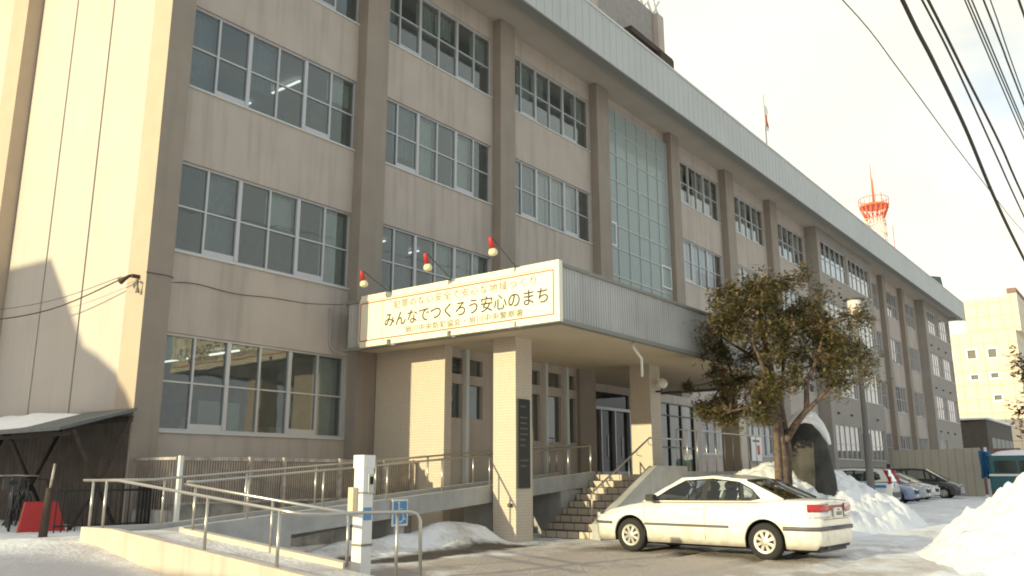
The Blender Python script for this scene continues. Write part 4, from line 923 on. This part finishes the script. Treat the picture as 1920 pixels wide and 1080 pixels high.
sedan = dict(wraps=[('bumper_moulding', 'grey', -1, -1.70, .0, .50, .565, .022, False), ('bumper_moulding', 'grey', 1, 1.70, .0, .50, .55, .018, False), ('tail_light', 'lampred', -1, -2.12, .36, .80, .925, .010, True), ('reverse_light', 'lampclear', -1, -2.12, .34, .70, .797, .009, True), ('rear_panel', 'lampora2', -1, -2.285, .0, .815, .90, .006, False), ('headlight', 'lampclear', 1, 1.99, .40, .60, .70, .006, True)],
 hw=.845, xf=2.17, xr=-2.28, axles=(1.3, -1.36), wr=.305, belt=.93, roofz=1.39, rw=.575, paint='carw', cabin=(-1.45, .95), drip=1,
 top=[(-2.28, .95), (-2.26, .965), (-2.2, .98), (-2.05, .99), (-1.5, 1.0), (-1.2, .95), (.9, .925), (1.0, .925), (1.4, .86), (1.8, .775), (2.0, .70), (2.12, .60), (2.17, .46)],
 outer=[(1.05, .915), (-.2, .93), (-1.25, .945), (-1.72, 1.0), (-1.28, 1.19), (-.98, 1.325), (-.35, 1.385), (.25, 1.345), (.62, 1.165)],
 inner=[(.80, .955), (-.2, .962), (-1.12, .975), (-1.30, 1.0), (-1.13, 1.15), (-.86, 1.275), (-.35, 1.33), (.20, 1.295), (.52, 1.135)],
 posts=[(-.2, .96, -.27, 1.335, .055), (-.98, .97, -.90, 1.25, .022)],
 roof=[(.27, 1.34, 1.355), (0, 1.372, 1.395), (-.35, 1.385, 1.41), (-.7, 1.37, 1.395), (-.98, 1.325, 1.35), (-1.03, 1.30, 1.33)],
 ws=(1.0, .92, .74, .26, 1.34), rs=(-1.70, 1.0, .66, -1.02, 1.31),
 extra=[('side_moulding', 'grey', mirror([(-.72, .98, .838, .862, .50, .545)])), ('number_plate', 'white', [(-2.33, -2.29, -.165, .165, .70, .86)]), ('plate_lettering', 'ink', [(-2.334, -2.33, -.12+.062*i, -.085+.062*i, .735, .80) for i in range(4)]+[(-2.334, -2.33, -.05, .05, .82, .84)]), ('door_handle', 'carw', mirror([(-.14, .03, .835, .86, .80, .825), (-1.02, -.86, .83, .855, .81, .835)])),
  ('wing_mirror', 'black', mirror([(.70, .86, .84, .99, .93, 1.05)])), ('door_seam', 'grey', mirror([(-.262, -.256, .8375, .8462, .30, .90), (.985, .991, .8375, .8462, .30, .88)])), ('trunk_seam', 'grey', [(-2.30, -2.27, -.56, .56, .672, .678)]), ('badge', 'frame', [(-2.305, -2.28, .30, .44, .935, .955), (-2.305, -2.28, -.03, .03, .94, .965)]), ('fuel_flap_seam', 'grey', [(-1.86, -1.856, .835, .8465, .70, .82)]), ('wiper', 'black', [(.92, .95, -.5, .1, .945, .96)]), ('exhaust', 'grey', [(-2.26, -1.9, .3, .38, .2, .26)]), ('underbody', 'black', [(-2.2, 1.5, -.6, .6, .15, .20)])])
car('sedan', (15.08, 6.92, 0.0), R(86.8+0), 'white four door sedan parked nose toward the stairs, nearest the camera', sedan)
suv = dict(hw=.875, xf=2.3, xr=-2.3, axles=(1.35, -1.3), wr=.36, belt=1.05, roofz=1.68, rw=.66, paint='carw', cabin=(-2.2, .9), drip=1, cat='police car', detail=False,
 top=[(-2.3, .6), (-2.28, 1.0), (-2.2, 1.06), (.9, 1.04), (1.2, 1.02), (1.9, .93), (2.2, .82), (2.3, .6)],
 outer=[(1.05, 1.04), (-.2, 1.05), (-1.6, 1.06), (-2.2, 1.08), (-2.12, 1.3), (-1.95, 1.62), (-.6, 1.68), (.15, 1.64), (.6, 1.35)],
 inner=[(.85, 1.09), (-.2, 1.10), (-1.5, 1.11), (-1.85, 1.2), (-1.8, 1.38), (-1.65, 1.52), (-.6, 1.59), (.1, 1.56), (.5, 1.34)],
 posts=[(-.2, 1.1, -.25, 1.58, .05), (-1.15, 1.1, -1.15, 1.57, .05)],
 roof=[(.17, 1.635, 1.65), (-.1, 1.66, 1.69), (-.6, 1.68, 1.72), (-1.4, 1.66, 1.7), (-1.95, 1.62, 1.65), (-2.02, 1.6, 1.62)],
 ws=(1.05, 1.04, .76, .16, 1.63), rs=(-2.22, 1.08, .74, -2.0, 1.61),
 extra=[('tail_light', 'lampred', mirror([(-2.29, -2.16, .62, .80, .98, 1.32), (-2.18, -2.04, .60, .735, 1.32, 1.6)])), ('stripe', 'blue', mirror([(-2.1, 1.9, .862, .884, .80, .93)])), ('sill_cladding', 'grey', mirror([(-.85, .9, .86, .885, .26, .42)])+[(-2.34, -2.24, -.7, .7, .35, .6)]), ('number_plate', 'white', [(-2.33, -2.29, -.17, .17, .85, 1.02)]),
  ('roof_rail', 'grey', mirror([(-1.7, .0, .60, .64, 1.70, 1.74)])), ('rear_mirror', 'black', [(-2.28, -2.12, .48, .62, 1.70, 1.88)])])
car('patrol_car', (42.9, 12.75, 0), R(90), 'white patrol car with a blue stripe, parked tail outward behind the snow bank', suv)
def variant(base, **k): d = dict(base); d.update(k); return d
vag = dict(hw=.84, xf=2.05, xr=-2.05, axles=(1.25, -1.25), wr=.31, belt=.98, roofz=1.5, rw=.62, paint='carb', cabin=(-1.9, .8), drip=1, detail=False,
 top=[(-2.05, .55), (-2.02, .95), (-1.95, 1.0), (.9, .97), (1.3, .93), (1.8, .80), (2.0, .66), (2.05, .45)],
 outer=[(1.1, .97), (-.2, .98), (-1.5, 1.0), (-1.95, 1.02), (-1.85, 1.25), (-1.7, 1.45), (-.5, 1.5), (.15, 1.46), (.65, 1.2)], inner=[(.85, 1.01), (-.2, 1.02), (-1.4, 1.04), (-1.65, 1.1), (-1.58, 1.25), (-1.4, 1.38), (-.5, 1.43), (.1, 1.4), (.55, 1.19)],
 posts=[(-.2, 1.02, -.25, 1.42, .05), (-1.05, 1.04, -1.0, 1.4, .05)], roof=[(.17, 1.455, 1.47), (-.1, 1.48, 1.5), (-.5, 1.5, 1.53), (-1.2, 1.48, 1.51), (-1.7, 1.45, 1.47), (-1.76, 1.43, 1.45)],
 ws=(1.08, .97, .74, .16, 1.45), rs=(-1.95, 1.02, .7, -1.74, 1.44),
 extra=[('headlight', 'lampclear', mirror([(1.86, 1.97, .45, .72, .66, .80)])), ('grille', 'black', [(1.98, 2.06, -.35, .35, .42, .62)]), ('number_plate', 'white', [(2.04, 2.08, -.17, .17, .3, .44)]), ('wing_mirror', 'black', mirror([(.72, .86, .84, 1.0, 1.0, 1.12)]))])
van = dict(vag, hw=.88, xf=2.35, xr=-2.35, axles=(1.45, -1.45), belt=1.08, roofz=1.78, paint='card', cabin=(-2.2, 1.1),
 top=[(-2.35, .6), (-2.3, 1.05), (-2.2, 1.1), (1.2, 1.06), (1.7, .98), (2.1, .85), (2.3, .7), (2.35, .5)],
 outer=[(1.6, 1.06), (-.2, 1.08), (-1.7, 1.1), (-2.2, 1.12), (-2.1, 1.4), (-2.0, 1.72), (-.5, 1.78), (.45, 1.72), (1.05, 1.38)], inner=[(1.3, 1.12), (-.2, 1.13), (-1.6, 1.15), (-1.95, 1.2), (-1.85, 1.4), (-1.75, 1.6), (-.5, 1.68), (.4, 1.62), (.9, 1.38)],
 posts=[(.5, 1.12, .4, 1.62, .05), (-.9, 1.12, -.9, 1.66, .05)], roof=[(.47, 1.715, 1.73), (0, 1.76, 1.79), (-.5, 1.78, 1.81), (-1.4, 1.76, 1.8), (-2.0, 1.72, 1.75), (-2.06, 1.7, 1.72)],
 ws=(1.58, 1.06, .78, .46, 1.71), rs=(-2.2, 1.12, .74, -2.04, 1.71),
 extra=[('headlight', 'lampclear', mirror([(2.1, 2.25, .5, .76, .68, .84)])), ('grille', 'frame', [(2.27, 2.37, -.4, .4, .45, .65)]), ('number_plate', 'white', [(2.35, 2.39, -.17, .17, .3, .44)]), ('wing_mirror', 'black', mirror([(1.1, 1.25, .88, 1.06, 1.1, 1.24)]))])
G = 'cars parked in a row along the building'
car('parked_car', (46.5, 12.4, 0), R(-90), 'pale blue hatchback facing out, next to the patrol car', vag, G)
car('parked_car', (50.0, 12.6, 0), R(-90), 'silver car facing out, second beyond the patrol car', variant(vag, paint='cars'), G)
car('parked_car', (53.6, 12.9, 0), R(-90), 'white car facing out, between the silver car and the dark van', variant(vag, paint='carw'), G)
car('parked_van', (57.6, 12.6, 0), R(-90), 'dark people carrier facing out, last of the row by the beige hoarding', van, G)
# ------------------------------------------------------------------ far right background
ho = MB()
for i in range(12): y = 9.95+i*.5; ho.box(63.0, 63.06, y, y+.48, 0, 3.12-.013*i)
ho.box(63.06, 63.12, 9.95, 16, 0, 3.05); tag(ho.build('site_hoarding', M['beige']), 'plain beige panel hoarding behind the parked cars', 'hoarding')
tag(MB().box(69, 69.4, 8.4, 12, 0, 3.2).build('boundary_wall', M['brick']), 'dull red wall between the hoarding and the bus', 'wall')
tag(MB().tube([(62, 9.5, 0), (62, 9.5, 3.1)], .09, 8).build('gate_post', M['white']), 'white post at the end of the beige hoarding', 'post')
BU = empty('bus', (60, 4, 0), 'teal bus with snow on its roof half hidden by the big snow heap', 'bus')
b_ = MB(); b_.box(58.5, 60.7, .5, 8.9, .4, 2.55); o = b_.build('body', M['teal'], BU); bv = o.modifiers.new('b', 'BEVEL'); bv.width = .12; bv.segments = 3
b_ = MB()
for i in range(6): b_.box(58.47, 58.5, .9+i*1.3, 2.05+i*1.3, 1.5, 2.2)
b_.build('window', M['glass'], BU)
b_ = MB(); b_.box(58.46, 58.499, .5, 8.9, 1.3, 1.42); b_.build('stripe', M['white'], BU)
sn = MB()
for j in range(31):
    for i in range(7):
        u, v = i/6, j/30; e = min(1, min(u, 1-u)*6, min(v, 1-v)*14); sn.v.append((58.45+2.3*u, .5+8.4*v, 2.5+.3*e*(1+.25*nz(u*3, v*9, 1))))
for j in range(30):
    for i in range(6): a = j*7+i; sn.face((a, a+1, a+8, a+7), 0, True)
sn.build('snow_cover', M['snow'], BU, fix=False)
for y in (2, 7.2): MB().lathe([(.2, -.1), (.45, -.08), (.45, .1), (.2, .12)], (58.6, y, .45), 'x', 20).build('wheel', M['tyre'], BU)
rel(BU)
tp_ = MB(); kk = 14
for j in range(kk+1):
    for i in range(kk+1):
        u, v = i/kk, j/kk; tp_.v.append((59.6+.12*math.sin(u*17+v*5), 9.5-.55*u-.15*v*math.sin(u*9), 1.2+1.65*v-.08*math.sin(u*11)))
for j in range(kk):
    for i in range(kk): a = j*(kk+1)+i; tp_.face((a, a+1, a+kk+2, a+kk+1), 0, True)
t_ = tp_.build('tarpaulin', M['tarp'], fix=False); sd = t_.modifiers.new('s', 'SOLIDIFY'); sd.thickness = .02; tag(t_, 'crumpled blue tarpaulin hanging at the bus end', 'tarpaulin')
DB = empty('garage_building', (100, 15, 0), 'low dark brown flat roofed building beyond the far end of the office block', 'building')
MB().prism([(100, 19.5, 0), (100, 19.5, 6.4), (100, 14.9, 7.0), (100, 14.9, 0)], (17.5, 0, 0)).build('wall', M['darkb'], DB)
MB().box(99.7, 118, 14.6, 19.8, 7.02, 7.2).build('roof', M['snow'], DB)
d_ = MB()
for i in range(5): d_.box(102+i*3, 104.6+i*3, 14.84, 14.9, 2.5, 5.2)
d_.build('shutter', M['lip'], DB); rel(DB)
HT = empty('tower_block', (130, 18, 0), 'cream tiled high rise in full sun at the far right', 'building')
hs = [(19.58, 20.6, 17.0, 18.2), (17.07, 18.06, 17.0, 18.15), (19.6, 20.5, 14.1, 14.75), (17.15, 18.05, 14.2, 14.85), (17.1, 18.0, 11.2, 11.85), (22.6, 23.6, 17.0, 18.2)]
hw_ = MB(); holes(hw_, 14.5, 30, 0, 20.5, hs, 130, 130.5, 0, 'y'); hw_.box(130.5, 160, 14.5, 30, 0, 20.45); hw_.build('wall', M['hotel'], HT)
MB().box(131, 158, 15.0, 20.5, 20.5, 25.4).build('upper_wall', M['hotel'], HT); MB().box(130.8, 158, 13.9, 15.0, 20.46, 25.7).build('stair_tower', M['hotel'], HT); MB().box(130.7, 140, 13.88, 15.02, 25.7, 26.4).build('parapet', M['brick'], HT)
dull = mat('dull pane', (.12, .12, .10), .6)
for (a, c, z0, z1) in hs:
    f = MB(); 
    for q in ((a-.22, c+.22, z1, z1+.22), (a-.22, c+.22, z0-.22, z0), (a-.22, a, z0, z1), (c, c+.22, z0, z1)): f.box(129.88, 130.0, *q)
    o = f.build('window', M['white'], HT); MB().box(130.12, 130.3, a, c, z0, z1).build('pane', dull, o)
MB().box(129.95, 160, 14.4, 30.02, 20.45, 20.6).build('ledge', M['hotel'], HT)
rel(HT)
# antenna tower
AT = empty('antenna_tower', (126.5, 30, 0), 'red and white lattice antenna tower rising behind the roof', 'tower')
cx, cy = 126.5, 30
for part, m__, za, zb in (('lattice', 'towerw', 20, 38.2),):
    m = MB(); h = 1.15
    cs = [(cx-h, cy-h), (cx+h, cy-h), (cx+h, cy+h), (cx-h, cy+h)]
    for (x, y) in cs: m.tube([(x, y, za), (x, y, zb)], .09, 5)
    z = za
    while z < zb-.1:
        for i in range(4):
            a, b_ = cs[i], cs[(i+1) % 4]; m.tube([(*a, z), (*b_, min(zb, z+1.6))], .05, 4); m.tube([(*b_, z), (*a, min(zb, z+1.6))], .05, 4); m.tube([(*a, z), (*b_, z)], .05, 4)
        z += 1.6
    m.build(part, M[m__], AT)
m = MB(); m.lathe([(2.0, 40.0), (2.1, 40.05), (2.1, 40.3), (.2, 40.31)], (cx, cy, 0), 'z', 8, smooth=False)
for i in range(16):
    g_ = 2*math.pi*i/16; g2 = 2*math.pi*(i+1)/16; m.tube([(cx+1.25*math.cos(g_), cy+1.25*math.sin(g_), 38.2), (cx+2.0*math.cos(g_), cy+2.0*math.sin(g_), 40.05)], .08, 4); m.tube([(cx+1.25*math.cos(g_), cy+1.25*math.sin(g_), 38.3), (cx+1.9*math.cos(g2), cy+1.9*math.sin(g2), 39.9)], .06, 4)
m.build('platform', M['tower'], AT)
m = MB()
for i in range(16): g_ = 2*math.pi*i/16; m.tube([(cx+2.08*math.cos(g_), cy+2.08*math.sin(g_), 40.3), (cx+2.08*math.cos(g_), cy+2.08*math.sin(g_), 41.3)], .035, 4)
ring = [(cx+2.08*math.cos(2*math.pi*i/16), cy+2.08*math.sin(2*math.pi*i/16), 41.3) for i in range(17)]; m.tube(ring, .05, 4); m.build('railing', M['tower'], AT)
MB().tube([(cx, cy, 40.3), (cx, cy, 44), (cx, cy, 46.8)], [.16, .1, .04], 6).build('mast', M['tower'], AT)
m = MB()
for dx, z0, z1 in ((-2.7, 40, 43.5), (2.2, 40.5, 43.0), (2.6, 40, 42), (4.4, 33, 38)): m.tube([(cx+dx, cy-abs(dx)*.3, z0), (cx+dx, cy-abs(dx)*.3, z1)], .05, 4)
m.build('aerial', M['tower'], AT); rel(AT)
# ------------------------------------------------------------------ neighbour outside the frame on the left (casts the stepped shadow on the end wall)
NB = empty('neighbour_building', (-14, 20, 0), 'neighbouring building with a stepped roofline and an added low shadow block, unseen left of the view', 'building')
dxs = 22.0; dyy = dxs*math.tan(AZ); dzz = dxs/math.cos(AZ)*math.tan(EL)
pr = [(15.65, 2.5), (16.0, 3.0), (16.6, 3.45), (17.5, 3.9), (18.3, 4.2), (19.1, 4.5), (19.6, 5.2), (20.2, 6.4), (22.3, 6.5), (40, 6.6)]
pts = [(y+dyy, z+dzz) for y, z in pr]
NBm = MB(); NBm.yz([(pts[0][0], 0)]+pts+[(pts[-1][0], 0)], 8.36-dxs-10, 8.36-dxs); NBm.box(-23.6, -13.66, 3.0, 20.0, 0, 4.5); NBm.build('wall', M['spandrel'], NB); rel(NB)  # low box is an unseen blocker, added to shade the left corner ground
